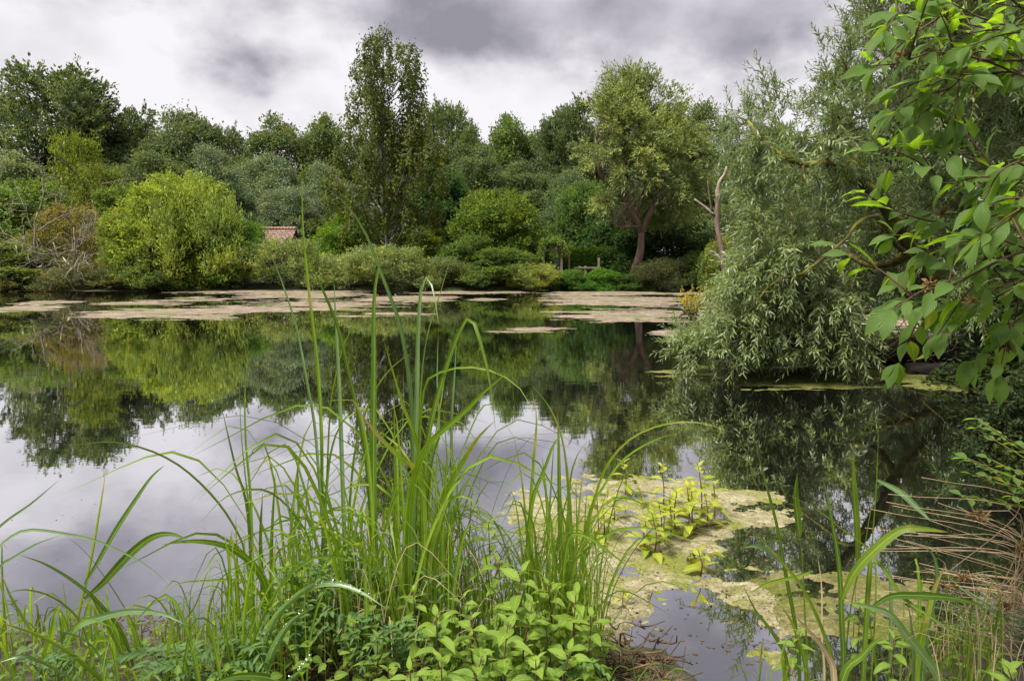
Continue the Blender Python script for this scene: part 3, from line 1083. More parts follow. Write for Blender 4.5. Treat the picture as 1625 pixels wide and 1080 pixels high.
def dead_wood():
    g = np.random.default_rng(12)
    spots = [(185, 450, 27.2, (-1, -.1, .35), 3.0, .06, 'bare pale fallen branch reaching left over the water from the low pale bush'),
             (95, 452, 27.1, (-.9, -.2, .18), 2.4, .05, 'bleached branch lying at the waterline below the orange-brown bush'),
             (60, 425, 27.3, (.6, -.1, .25), 2.6, .05, 'bare grey branch arching right within the olive bush'),
             (20, 430, 27.3, (.9, -.2, .1), 2.2, .05, 'bare branch at the left edge of the shore lying flat')]
    spots += [(150, 455, 27.2, (-.8, -.2, .55), 2.2, .045, 'bare twiggy branch rising at the foot of the orange-brown bush'),
              (120, 430, 27.4, (.3, -.3, .6), 1.9, .045, 'bare branch fanning upward in front of the orange-brown bush'),
              (70, 455, 27.1, (-.5, -.2, .5), 2.0, .04, 'pale branch forking above the waterline left of the orange-brown bush')]
    for px, py, Y, d, L, r, lab in spots:
        mb = MB()
        p = at(px, py, Y)
        e = empty('dead_branch', tuple(p), lab, 'branch', 'bare branches on the left shore')
        dead_branches(mb, (0, 0, 0), d, L, r, 3, g, .4, 4)
        mb.build('branches', M['dead'], e, smooth=True)
    mb = MB()
    p = at(140, 300, 33.5)
    e = empty('dead_limb', tuple(p), 'bare forked limb sticking up between the loose tree and the yellow bush', 'branch')
    dead_branches(mb, (0, 0, -1.5), (-.1, 0, 1), 1.6, .07, 0, g, .1)
    dead_branches(mb, (0, 0, 0), (-.6, 0, .7), 1.5, .05, 2, g, .3)
    dead_branches(mb, (0, 0, 0), (.9, 0, .4), 2.3, .05, 2, g, .3)
    mb.build('branches', M['bark'], e, smooth=True)
    # dead snag
    mb = MB()
    Y = 13.5
    S = lambda x, y, dy=0: at(x, y, Y + dy)
    b = S(1152, 515)
    o = np.array([b[0], Y, -.3])
    e = empty('dead_snag', tuple(o), 'dead leaning trunk with peeled pink-brown wood beside the near willow', 'tree')
    K = lambda *a: S(*a) - o
    mb.tube(spline([K(1165, 540), K(1156, 470), K(1150, 425), K(1143, 385), K(1137, 345), K(1140, 312), K(1138, 300)], 14), np.linspace(.075, .04, 14) * (1 + .12 * np.sin(np.arange(14) * 2.1)), 8)
    mb.build('trunk', bark_mat('snag_bark', (.05, .035, .03), (.24, .17, .14), scale=7, bump=1.0), e, smooth=True)
    for pts, r in (([K(1139, 306), K(1141, 290), K(1150, 276), K(1153, 264)], .05), ([K(1134, 342), K(1120, 330), K(1102, 316)], .045),
                   ([K(1130, 338), K(1126, 312), K(1123, 286)], .03), ([K(1148, 418), K(1138, 405), K(1127, 398)], .045)):
        mb = MB()
        mb.tube(spline(pts, 7), np.linspace(r, r * .5, 7) * .75, 6)
        mb.build('branch', M['dead'] if r != .03 else M['bark'], e, smooth=True)


dead_wood()


# ================================================================== BUILDINGS, GARDEN
def roof_tile_mat():
    m, nt, out = new_mat('roof_tiles')
    tc = node(nt, 'ShaderNodeTexCoord')
    br = node(nt, 'ShaderNodeTexBrick', i_Scale=1.0)
    br.inputs['Color1'].default_value = (.15, .085, .07, 1)
    br.inputs['Color2'].default_value = (.21, .135, .11, 1)
    br.inputs['Mortar'].default_value = (.05, .025, .02, 1)
    br.inputs['Brick Width'].default_value = .24
    br.inputs['Row Height'].default_value = .17
    br.inputs['Mortar Size'].default_value = .02
    nt.links.new(tc.outputs['UV'], br.inputs['Vector'])
    nz = noise_n(nt, 3, 5, .6)
    c = mixc(nt, 1.0, br.outputs['Color'], ramp(nt, nz, [(.3, (.7, .7, .7)), (.7, (1.5, 1.45, 1.4))]), 'MULTIPLY')
    d = node(nt, 'ShaderNodeBsdfPrincipled', i_Roughness=.85)
    nt.links.new(c, d.inputs['Base Color'])
    b = node(nt, 'ShaderNodeBump', i_Strength=.6, i_Distance=.03)
    nt.links.new(br.outputs['Fac'], b.inputs['Height'])
    b.invert = True
    nt.links.new(b.outputs[0], d.inputs['Normal'])
    nt.links.new(d.outputs[0], out.inputs[0])
    return m


M['tiles'] = roof_tile_mat()
M['plaster'] = plain_mat('plaster', (.42, .38, .32), .9)
M['white_paint'] = plain_mat('white_paint', (.62, .62, .62), .5)
M['felt'] = plain_mat('roof_felt', (.16, .13, .13), .8)
M['post'] = plain_mat('old_wood', (.20, .16, .12), .85, vary=.3)
M['blue'] = plain_mat('blue_paint', (.16, .26, .36), .5)
M['glass'] = plain_mat('dark_glass', (.03, .035, .04), .1, 1.0)
M['stone'] = plain_mat('grey_stone', (.10, .085, .07), .9, vary=.4)


def house():
    Y = 38
    a = at(392, 363, Y)
    b = at(470, 364, Y)
    x0, x1 = a[0], b[0]
    zr = a[2]
    g0 = gz((x0 + x1) / 2, Y)
    w = x1 - x0
    dp = 1.6
    dz = 1.15
    e = empty('garden_house', ((x0 + x1) / 2, Y, g0), 'low house with a red-brown tiled roof half hidden behind the shrubs', 'house')
    hz = zr - g0
    mb = MB()
    mb.box((0, 0, (hz - dz) / 2), (w - .5, 2 * dp - .5, hz - dz))
    for s in (-1, 1):
        x = s * (w / 2 - .26)
        mb.add([(x, -dp + .25, hz - dz), (x, dp - .25, hz - dz), (x, 0, hz - .1), (x - s * .12, -dp + .25, hz - dz), (x - s * .12, dp - .25, hz - dz), (x - s * .12, 0, hz - .1)],
               [[0, 2, 5, 3], [1, 2, 5, 4]], [[0, 1, 2], [3, 4, 5]])
    mb.build('wall', M['plaster'], e)
    mb = MB()
    for s in (-1, 1):
        sl = math.hypot(dp, dz)
        V = [(-w / 2, 0, hz), (w / 2, 0, hz), (w / 2, s * dp, hz - dz), (-w / 2, s * dp, hz - dz)]
        V2 = [(x, y, z - .08) for x, y, z in V]
        mb.add(V + V2, [[0, 1, 2, 3], [4, 5, 6, 7], [0, 1, 5, 4], [1, 2, 6, 5], [2, 3, 7, 6], [3, 0, 4, 7]], None, .5,
               [(0, sl), (w, sl), (w, 0), (0, 0)] * 2)
    rf = mb.build('roof', M['tiles'], e)
    mb = MB()
    n = 16
    for i in range(n):
        x = -w / 2 + (i + .5) * w / n
        mb.tube([(x - w / n * .49, 0, hz + .02), (x + w / n * .49, 0, hz + .03)], [.085, .075], 8)
    mb.build('ridge_tiles', plain_mat('ridge', (.30, .17, .13), .85, scale=3, vary=.35), rf, smooth=True)
    mb = MB()
    mb.box((.6, -dp + .24, 1.1), (.7, .04, .8))
    wd = mb.build('window', M['white_paint'], e)
    mb = MB()
    mb.box((.6, -dp + .21, 1.1), (.58, .03, .68))
    mb.build('pane', M['glass'], wd)


def shed():
    Y = 36
    a = at(668, 386, Y)
    b = at(713, 397, Y)
    x0, x1 = a[0], b[0]
    g0 = gz((x0 + x1) / 2, Y)
    cx = (x0 + x1) / 2
    e = empty('garden_shed', (cx, Y, g0), 'small shed with a dark sloping roof and white eaves board behind scrub', 'shed')
    za, zb = a[2] - g0, b[2] - g0
    w = x1 - x0
    mb = MB()
    lo = [(-w / 2, y, zz) for y in (-1.2, 1.2) for zz in (0, za - .1)] + [(w / 2, y, zz) for y in (-1.2, 1.2) for zz in (0, zb - .1)]
    mb.add(lo, [[0, 1, 5, 4], [2, 3, 7, 6], [0, 1, 3, 2], [4, 5, 7, 6], [1, 3, 7, 5]])
    mb.build('wall', M['white_paint'], e)
    mb = MB()
    V = [(-w / 2 - .2, -1.45, za), (w / 2 + .2, -1.45, zb - .05), (w / 2 + .2, 1.45, zb - .05), (-w / 2 - .2, 1.45, za)]
    mb.add(V + [(x, y, z - .09) for x, y, z in V], [[0, 1, 2, 3], [4, 5, 6, 7], [0, 1, 5, 4], [1, 2, 6, 5], [2, 3, 7, 6], [3, 0, 4, 7]])
    rf = mb.build('roof', M['felt'], e)
    mb = MB()
    mb.add([(-w / 2 - .2, -1.46, za - .1), (w / 2 + .2, -1.46, zb - .15), (w / 2 + .2, -1.46, zb - .33), (-w / 2 - .2, -1.46, za - .28),
            (-w / 2 - .2, -1.42, za - .1), (w / 2 + .2, -1.42, zb - .15), (w / 2 + .2, -1.42, zb - .33), (-w / 2 - .2, -1.42, za - .28)],
           [[0, 1, 2, 3], [4, 5, 6, 7], [0, 1, 5, 4], [1, 2, 6, 5], [2, 3, 7, 6], [3, 0, 4, 7]])
    mb.build('eaves_board', M['white_paint'], rf)


def garden():
    Y = 29.6
    g = np.random.default_rng(9)
    b = at(876, 432, Y)
    g0 = gz(b[0], Y)
    e = empty('garden_arch', (b[0], Y, g0), 'wooden garden arch with a climbing plant over its top', 'arch')
    w = 28 / F * Y
    for s in (-1, 1):
        for dy in (-.3, .3):
            mb = MB()
            mb.box((s * w / 2, dy, .6), (.09, .09, 1.2 if s < 0 else 1.25))
            mb.build('post', M['post'], e)
    mb = MB()
    for dy in (-.3, .3):
        mb.box((0, dy, 1.22 + .04), (w + .25, .06, .08))
    for i in range(4):
        mb.box((-w / 2 + .08 + i * (w - .16) / 3, 0, 1.34), (.05, .8, .06))
    mb.build('crossbar', M['post'], e)
    mb = MB()
    n = 5200
    a = g.random(n) * math.pi
    d = np.stack([np.cos(a), g.normal(0, .45, n), np.sin(a)], 1)
    p = np.stack([np.cos(a) * w * .62, g.normal(0, .28, n), 1.18 + np.sin(a) * .42], 1) * (1, 1, 1) + g.normal(0, .07, (n, 3))
    p[:, 2] -= (np.abs(np.cos(a)) > .8) * g.random(n) * .25
    leaves(mb, p, d + g.normal(0, .6, (n, 3)), d + g.normal(0, .6, (n, 3)) + (0, 0, .5), g.uniform(.07, .12, n), g.uniform(.05, .07, n), np.clip(g.normal(.55, .2, n), 0, 1))
    o = mb.build('climber', M['crown'], e)
    o.color = (.15, .21, .04, 1)
    mb = MB()
    n = 70
    p = np.stack([g.uniform(.15, .62, n) * w * 1.1, g.normal(-.3, .1, n), g.uniform(1.15, 1.6, n)], 1)
    leaves(mb, p, g.normal(0, 1, (n, 3)), g.normal(0, 1, (n, 3)) + (0, -1, 0), .06, .05, .5)
    mb.build('blossom', plain_mat('pink_blossom', (.6, .42, .38), .7), e)
    # bench under the arch
    bb = at(875, 430, Y + 1.2)
    e = empty('garden_bench', (bb[0], Y + 1.2, gz(bb[0], Y + 1.2)), 'small blue-topped garden bench seen through the arch', 'bench')
    mb = MB()
    mb.box((0, 0, .42), (.62, .36, .05))
    mb.build('seat', M['blue'], e)
    mb = MB()
    for k in range(3):
        mb.box((0, .19, .55 + .12 * k), (.62, .03, .08))
    mb.build('backrest', M['blue'], e)
    for sx in (-1, 1):
        for sy in (-1, 1):
            mb = MB()
            mb.box((sx * .27, sy * .14, .2), (.05, .05, .4))
            mb.build('leg', M['post'], e)
    # fence posts and rail
    e = empty('garden_fence', (at(903, 430, Y)[0], Y, g0), 'weathered post fence beside the garden arch', 'fence')
    o = np.array([at(903, 430, Y)[0], Y, g0])
    for px, hh in ((903, 1.15), (920, .62), (929, .62), (950, .95)):
        mb = MB()
        q = at(px, 430, Y)
        mb.box((q[0] - o[0], 0, hh / 2), (.08, .08, hh))
        mb.build('post', M['post'], e)
    mb = MB()
    mb.box((at(932, 430, Y)[0] - o[0], -.06, .55), (1.1, .03, .06))
    mb.build('rail', M['post'], e)
    # hedge
    for px, wd, lab in ((927, 74, 'clipped dark conifer hedge with bright green top right of the arch'), (848, 36, 'short piece of clipped conifer hedge left of the arch')):
        q = at(px, 430, 31.6)
        w2 = wd / F * 31.6
        h0 = gz(q[0], 31.6)
        hh = at(px, 398, 31.6)[2] - h0
        e = empty('conifer_hedge', (q[0], 31.6, h0), lab, 'hedge')
        mb = MB()
        n = int(20000 * wd / 74)
        p = np.stack([g.uniform(-w2 / 2, w2 / 2, n), -.35 * np.sign(g.random(n) - .3) * g.random(n) ** .3, g.random(n) ** .8 * hh], 1)
        p[:, 2] += (p[:, 2] > hh * .75) * g.random(n) * .22 * vnoise(p[:, 0] * 7, p[:, 0] * 0)
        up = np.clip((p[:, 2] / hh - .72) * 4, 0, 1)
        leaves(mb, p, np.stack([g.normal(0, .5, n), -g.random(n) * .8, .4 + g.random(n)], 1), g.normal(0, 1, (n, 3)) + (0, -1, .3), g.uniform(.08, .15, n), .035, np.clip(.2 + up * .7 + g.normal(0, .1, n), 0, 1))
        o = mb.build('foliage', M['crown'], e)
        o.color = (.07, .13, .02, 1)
        mb = MB()
        for k in range(max(2, int(w2 / .4))):
            mb.tube([(-w2 / 2 + .2 + k * .4, 0, 0), (-w2 / 2 + .2 + k * .4, 0, hh * .8)], [.03, .015], 5)
        mb.build('stems', M['bark'], e)
    # small white garden statue (only a pale upright shape in the photo)
    q = at(1095, 430, 28.6)
    mb = MB()
    prof = [(0, .11), (.05, .11), (.07, .06), (.2, .075), (.33, .06), (.4, .035), (.45, .05), (.5, .045), (.54, .01)]
    mb.tube([(0.012 * math.sin(z * 9), 0, z) for z, r in prof], [r for z, r in prof], 10)
    o = mb.build('garden_statue', M['white_paint'], smooth=True)
    o.location = (q[0], 28.2, at(1095, 428, 28.2)[2])
    tag(o, 'small white upright figure on a stub among the dark bushes right of the willow', 'statue')
    mb = MB()
    mb.tube([(0, 0, -1.0), (0, 0, 0.01)], [.07, .08], 8)
    mb.build('stub', M['bark'], o)
    # mooring stone between the small bushes
    q = at(925, 462, 27.6)
    mb = MB()
    V = []
    for z, r in ((-.1, .15), (.06, .15), (.14, .12), (.19, .05)):
        for k in range(9):
            a = k * 6.283 / 9
            V.append((r * math.cos(a) * (1 + .15 * math.sin(k * 2.3)), r * .8 * math.sin(a), z + .02 * math.sin(k * 3)))
    Q = [[i * 9 + k, i * 9 + (k + 1) % 9, (i + 1) * 9 + (k + 1) % 9, (i + 1) * 9 + k] for i in range(3) for k in range(9)]
    mb.add(V + [(0, 0, .2)], Q, [[27 + k, 27 + (k + 1) % 9, 36] for k in range(9)])
    o = mb.build('shore_stone', M['stone'], smooth=True)
    o.location = (q[0], 26.9, -.02)
    tag(o, 'grey stone at the water edge between two small green bushes', 'stone')


house()
shed()
garden()

# ================================================================== FLOATING MATS


def mat_thing(name, lab, cx0, cx1, y0, y1, mat, group, seed, step, holes=.0, nsc=(1, 1), thick=.02, edge=.9, warp=None, ex=0, kind_cat='algae mat'):
    """floating scum: a low lumpy sheet whose rim dips under the water"""
    n0, f0 = on_z((cx0 + cx1) / 2, y1), on_z((cx0 + cx1) / 2, y0)
    Yn, Yf = n0[1], f0[1]
    Ym = (Yn + Yf) / 2
    xa, xb = (cx0 - 812.5) / F * Ym, (cx1 - 812.5) / F * Ym
    sx, sy = (xb - xa) * .12, (Yf - Yn) * .15
    xs = np.arange(xa - sx, xb + sx, step)
    ys = np.arange(Yn - sy, Yf + sy, step * 1.2)
    X, Y = np.meshgrid(xs, ys)
    cx, cy = (xa + xb) / 2, Ym
    e = 1 - ((X - cx) / ((xb - xa) / 2)) ** 2 - ((Y - cy) / ((Yf - Yn) / 2)) ** 2
    n = fbm(X * nsc[0] + seed * 3.1, Y * nsc[1] + seed * 7.7, 7, .66) - .5
    if warp is None:
        e = e + (fbm(X * 1.1 + 7, Y * 4.5 + seed, 5, .7) - .5) * 3.4 / edge
    v = e * edge + n * 4.0 - holes
    if warp is not None:
        v = warp(X, Y, v, n)
    z = np.clip(v * .012, -.03, thick) + (v > 0) * (fbm(X * 14, Y * 14, 4) - .5) * thick * .9
    keep = (v > -.35)
    Z = z
    nx, ny = len(xs), len(ys)
    i = np.arange(ny - 1)[:, None] * nx
    j = np.arange(nx - 1)[None, :]
    Q = np.stack([i + j, i + j + 1, i + nx + j + 1, i + nx + j], -1).reshape(-1, 4)
    kf = (Z > .0).reshape(-1)
    Q = Q[kf[Q].any(1)]
    if not len(Q):
        print('EMPTY MAT', name, lab)
        return
    used, inv = np.unique(Q.ravel(), return_inverse=True)
    V = np.stack([X, Y, Z], -1).reshape(-1, 3)[used]
    o0 = np.array([cx, cy, 0])
    mb = MB()
    mb.add(V - o0, inv.reshape(-1, 4))
    o = mb.build(name, mat, smooth=True)
    o.location = o0
    tag(o, lab, kind_cat, group)
    return o


FARM = 'pink-brown algae mats on the lake'
mats = [
    (-40, 92, 484, 497, 'algae mat cut off by the left edge of the picture'),
    (36, 120, 476.5, 483, 'small flat algae mat above the one at the left edge'),
    (142, 390, 489, 504, 'long pointed algae mat nearest on the left half of the lake'),
    (140, 300, 478.5, 485, 'thin strip of algae at the left behind the long pointed mat'),
    (290, 650, 475, 501, 'largest broken algae mat behind the tall sedge blades'),
    (300, 600, 457.5, 466, 'algae strip along the far bank left of centre'),
    (390, 575, 465, 473, 'ragged algae strip between the far bank strip and the largest mat'),
    (560, 725, 470, 478, 'thin algae strip right of the largest mat'),
    (640, 830, 461.5, 466.5, 'pale algae strip along the far bank below the green dome'),
    (738, 805, 472.5, 477, 'tiny flat algae mat in the middle of the lake'),
    (880, 1100, 469, 486, 'broad algae mat in the reflection of the forked willow'),
    (885, 1100, 491, 509, 'pointed algae mat left of the yellow water plant'),
    (770, 925, 518, 530, 'scattered thin algae flakes nearest the camera in mid lake'),
    (860, 1110, 462.5, 467.5, 'algae strip at the foot of the forked willow'),
    (1080, 1560, 484, 532, 'wide algae mat glimpsed behind the near willow'),
    (1040, 1140, 524, 545, 'small algae mat below the yellow water plant'),
    (130, 430, 497, 508, 'broken algae scraps on the near side of the long pointed mat'),
    (540, 720, 494, 504, 'broken algae scraps right of the largest mat'),
    (850, 960, 464, 476, 'broken algae scraps left of the broad mat by the forked willow'),
    (230, 420, 470, 480, 'broken algae scraps between the thin strip and the far bank'),
    (-30, 330, 457.5, 462, 'pale algae line under the bare branches'),
]
for i, (a, b, y0, y1, lab) in enumerate(mats):
    Yc = on_z(812, (y0 + y1) / 2)[1]
    big = (b - a) > 300
    mat_thing('algae_mat', lab, a, b, y0, y1, M['scum_far'], FARM, i + 1, .035 if Yc < 18 else .05, holes=.55 if big else (.7 if ('broken' in lab and i != 4) or i == 12 else .1),
              nsc=(.8, 2.6) if i != 12 and not ('scraps' in lab) else (1.4, 3.5), thick=.008, edge=1.1)

# small floating flecks
g = np.random.default_rng(33)


BODY_A = [(1060, 830, 200, 65), (1000, 910, 150, 120), (1180, 815, 80, 32), (1100, 900, 120, 65), (1080, 960, 190, 55), (930, 830, 110, 60), (1215, 1050, 70, 75), (1215, 975, 50, 28), (930, 980, 120, 100), (1165, 925, 60, 25)]
HOLE_A = [(1120, 1010, 84, 62), (1110, 1085, 120, 60), (1075, 970, 36, 18), (1235, 885, 70, 32), (1165, 905, 60, 14), (1005, 928, 22, 10), (1210, 935, 50, 12)]
BODY_B = [(1340, 955, 150, 32), (1410, 1000, 130, 40), (1300, 1000, 60, 45)]
HOLE_B = [(1290, 900, 60, 22), (1500, 930, 80, 24)]


def make_warp(body, holes):
    def f(X, Y, v, n):
        px = X / Y * F + 812.5
        py = 405 + F * CAMH / Y
        bl = lambda L: np.maximum.reduce([1 - ((px - cx) / rx) ** 2 - ((py - cy) / ry) ** 2 for cx, cy, rx, ry in L])
        rough = (fbm(X * 13, Y * 15, 4, .6) - .5) * 1.5 + (fbm(X * 38, Y * 44, 2, .6) - .5) * 1.1
        r = np.clip(bl(body), -2, 1) * 1.5 + n * 3.4 + rough
        r = np.minimum(r, -bl(holes) * 1.8 + n * 5.0 + rough * 1.8 + .1)
        sp = fbm(X * 5 + 31, Y * 6, 5, .6)
        return np.minimum(r, (.63 - sp) * 9)
    return f


near_warp = make_warp(BODY_A, HOLE_A)
mat_thing('algae_mat_near', 'big yellow-green and beige algae mat with young mint plants at lower right', 780, 1330, 745, 1160, M['scum_near'], None, 44, .010,
          nsc=(2.2, 3.2), thick=.008, warp=near_warp)
mat_thing('algae_mat_near', 'olive algae mat behind the right-hand reed grass', 1180, 1650, 890, 1100, M['scum_olive'], None, 44, .012,
          nsc=(2.2, 3.2), thick=.008, warp=make_warp(BODY_B, HOLE_B))
mat_thing('algae_mat_green', 'narrow yellow-green algae fringe under the drooping near willow', 1060, 1430, 572, 612, M['scum_green'], None, 51, .02, holes=.1, nsc=(1.0, 3), thick=.012)
mat_thing('algae_mat_green', 'dim green algae patch in front of the dark log', 1400, 1640, 588, 625, M['scum_green'], None, 53, .02, holes=.3, nsc=(1.2, 3), thick=.012)


def flecks(name, lab, x0, x1, y0, y1, n, s0, s1, mat, seed):
    g = np.random.default_rng(seed)
    mb = MB()
    for _ in range(n):
        p = on_z(g.uniform(x0, x1), g.uniform(y0, y1))
        s = g.uniform(s0, s1)
        k = 6
        a = np.arange(k) * 6.283 / k + g.random()
        rr = s * g.uniform(.5, 1, k)
        V = [(p[0] + r * math.cos(t), p[1] + r * math.sin(t), .001) for r, t in zip(rr, a)] + [(p[0], p[1], .003 + s * .15)]
        mb.add(V, None, [[i, (i + 1) % k, k] for i in range(k)], g.random())
    o = mb.build(name, mat)
    tag(o, lab, 'floating debris', kind='stuff')


def mat_litter(name, lab, n, s0, s1, mat, seed, x0=800, x1=1500, y0=750, y1=1080):
    g = np.random.default_rng(seed)
    px, py = g.uniform(x0, x1, n), y0 + (y1 - y0) * g.random(n) ** .8
    t = CAMH / ((py - 405) / F)
    X, Y = (px - 812.5) / F * t, t
    nn = fbm(X * 2.2 + 44 * 3.1, Y * 3.2 + 44 * 7.7, 7, .66) - .5
    v = near_warp(X, Y, nn * 0, nn)
    ok = v > -.12
    X, Y = X[ok], Y[ok]
    k = len(X)
    a = g.random(k) * 6.28
    z = np.where(v[ok] > 0, .007, .001) + g.random(k) * .003
    D = np.stack([np.cos(a), np.sin(a), g.normal(0, .15, k)], 1)
    L = g.uniform(s0, s1, k)
    mb = MB()
    leaves(mb, np.stack([X, Y, z], 1), D, np.stack([g.normal(0, .3, k), g.normal(0, .3, k), np.ones(k)], 1), L, L * g.uniform(.3, .9, k), g.random(k))
    tag(mb.build(name, mat), lab, 'floating debris', kind='stuff')


mat_litter('duckweed', 'tiny pale and green duckweed leaves crusting the near algae mat', 7000, .003, .007, M['mint_yellow'], 61)
mat_litter('duckweed_pale', 'bleached crumbs lying on the near algae mat', 7000, .002, .008, M['scum_far'], 62)
mat_litter('duckweed_dark', 'dark rotting shreds lying on the near algae mat', 4000, .003, .014, M['root'], 63)
flecks('floating_debris', 'brown plant crumbs floating by the near bank at lower left', 110, 285, 975, 1035, 420, .002, .011, M['root'], 3)
flecks('floating_specks', 'tiny pale specks scattered over the open water', 0, 950, 540, 960, 90, .003, .006, M['scum_far'], 4)
flecks('floating_crumbs', 'dark crumbs and shreds strewn over the near algae mat', 900, 1250, 780, 1060, 260, .003, .012, M['root'], 6)


# ================================================================== NEAR WILLOW
def in_poly(x, y, P):
    c = False
    j = len(P) - 1
    for i in range(len(P)):
        if (P[i][1] > y) != (P[j][1] > y) and x < (P[j][0] - P[i][0]) * (y - P[i][1]) / (P[j][1] - P[i][1]) + P[i][0]:
            c = not c
        j = i
    return c


def twig_spray(lv, tw, start, d, Ls, g, droop, nleaf, L, tone, open_=1.0):
    n = 6
    P = [np.array(start)]
    dd = unit(np.array(d))
    for i in range(n):
        dd = unit(dd + np.array([0, 0, -droop / n]) + g.normal(0, .08, 3))
        P.append(P[-1] + dd * Ls / n)
    P = np.array(P)
    tw.tube(P, np.linspace(.0035, .0012, n + 1), 3)
    t = np.linspace(.12, 1, nleaf)
    idx = t * n
    i0 = np.clip(idx.astype(int), 0, n - 1)
    fr = (idx - i0)[:, None]
    pos = P[i0] * (1 - fr) + P[i0 + 1] * fr
    T = unit(P[i0 + 1] - P[i0])
    a = np.arange(nleaf) * 2.4 + g.random() * 6
    ref = unit(np.cross(T, np.array([.2, .3, .9])))
    ref2 = np.cross(T, ref)
    side = ref * np.cos(a)[:, None] + ref2 * np.sin(a)[:, None]
    D = T * .95 + side * (.75 * open_) + g.normal(0, .15, (nleaf, 3))
    N = g.normal(0, .5, (nleaf, 3)) + np.array([0, 0, 1.0]) + T * .2
    sz = L * (1.05 - .45 * t) * g.uniform(.8, 1.2, nleaf)
    lv.append((pos, D, N, sz, np.clip(tone + g.normal(0, .15, nleaf), 0, 1)))


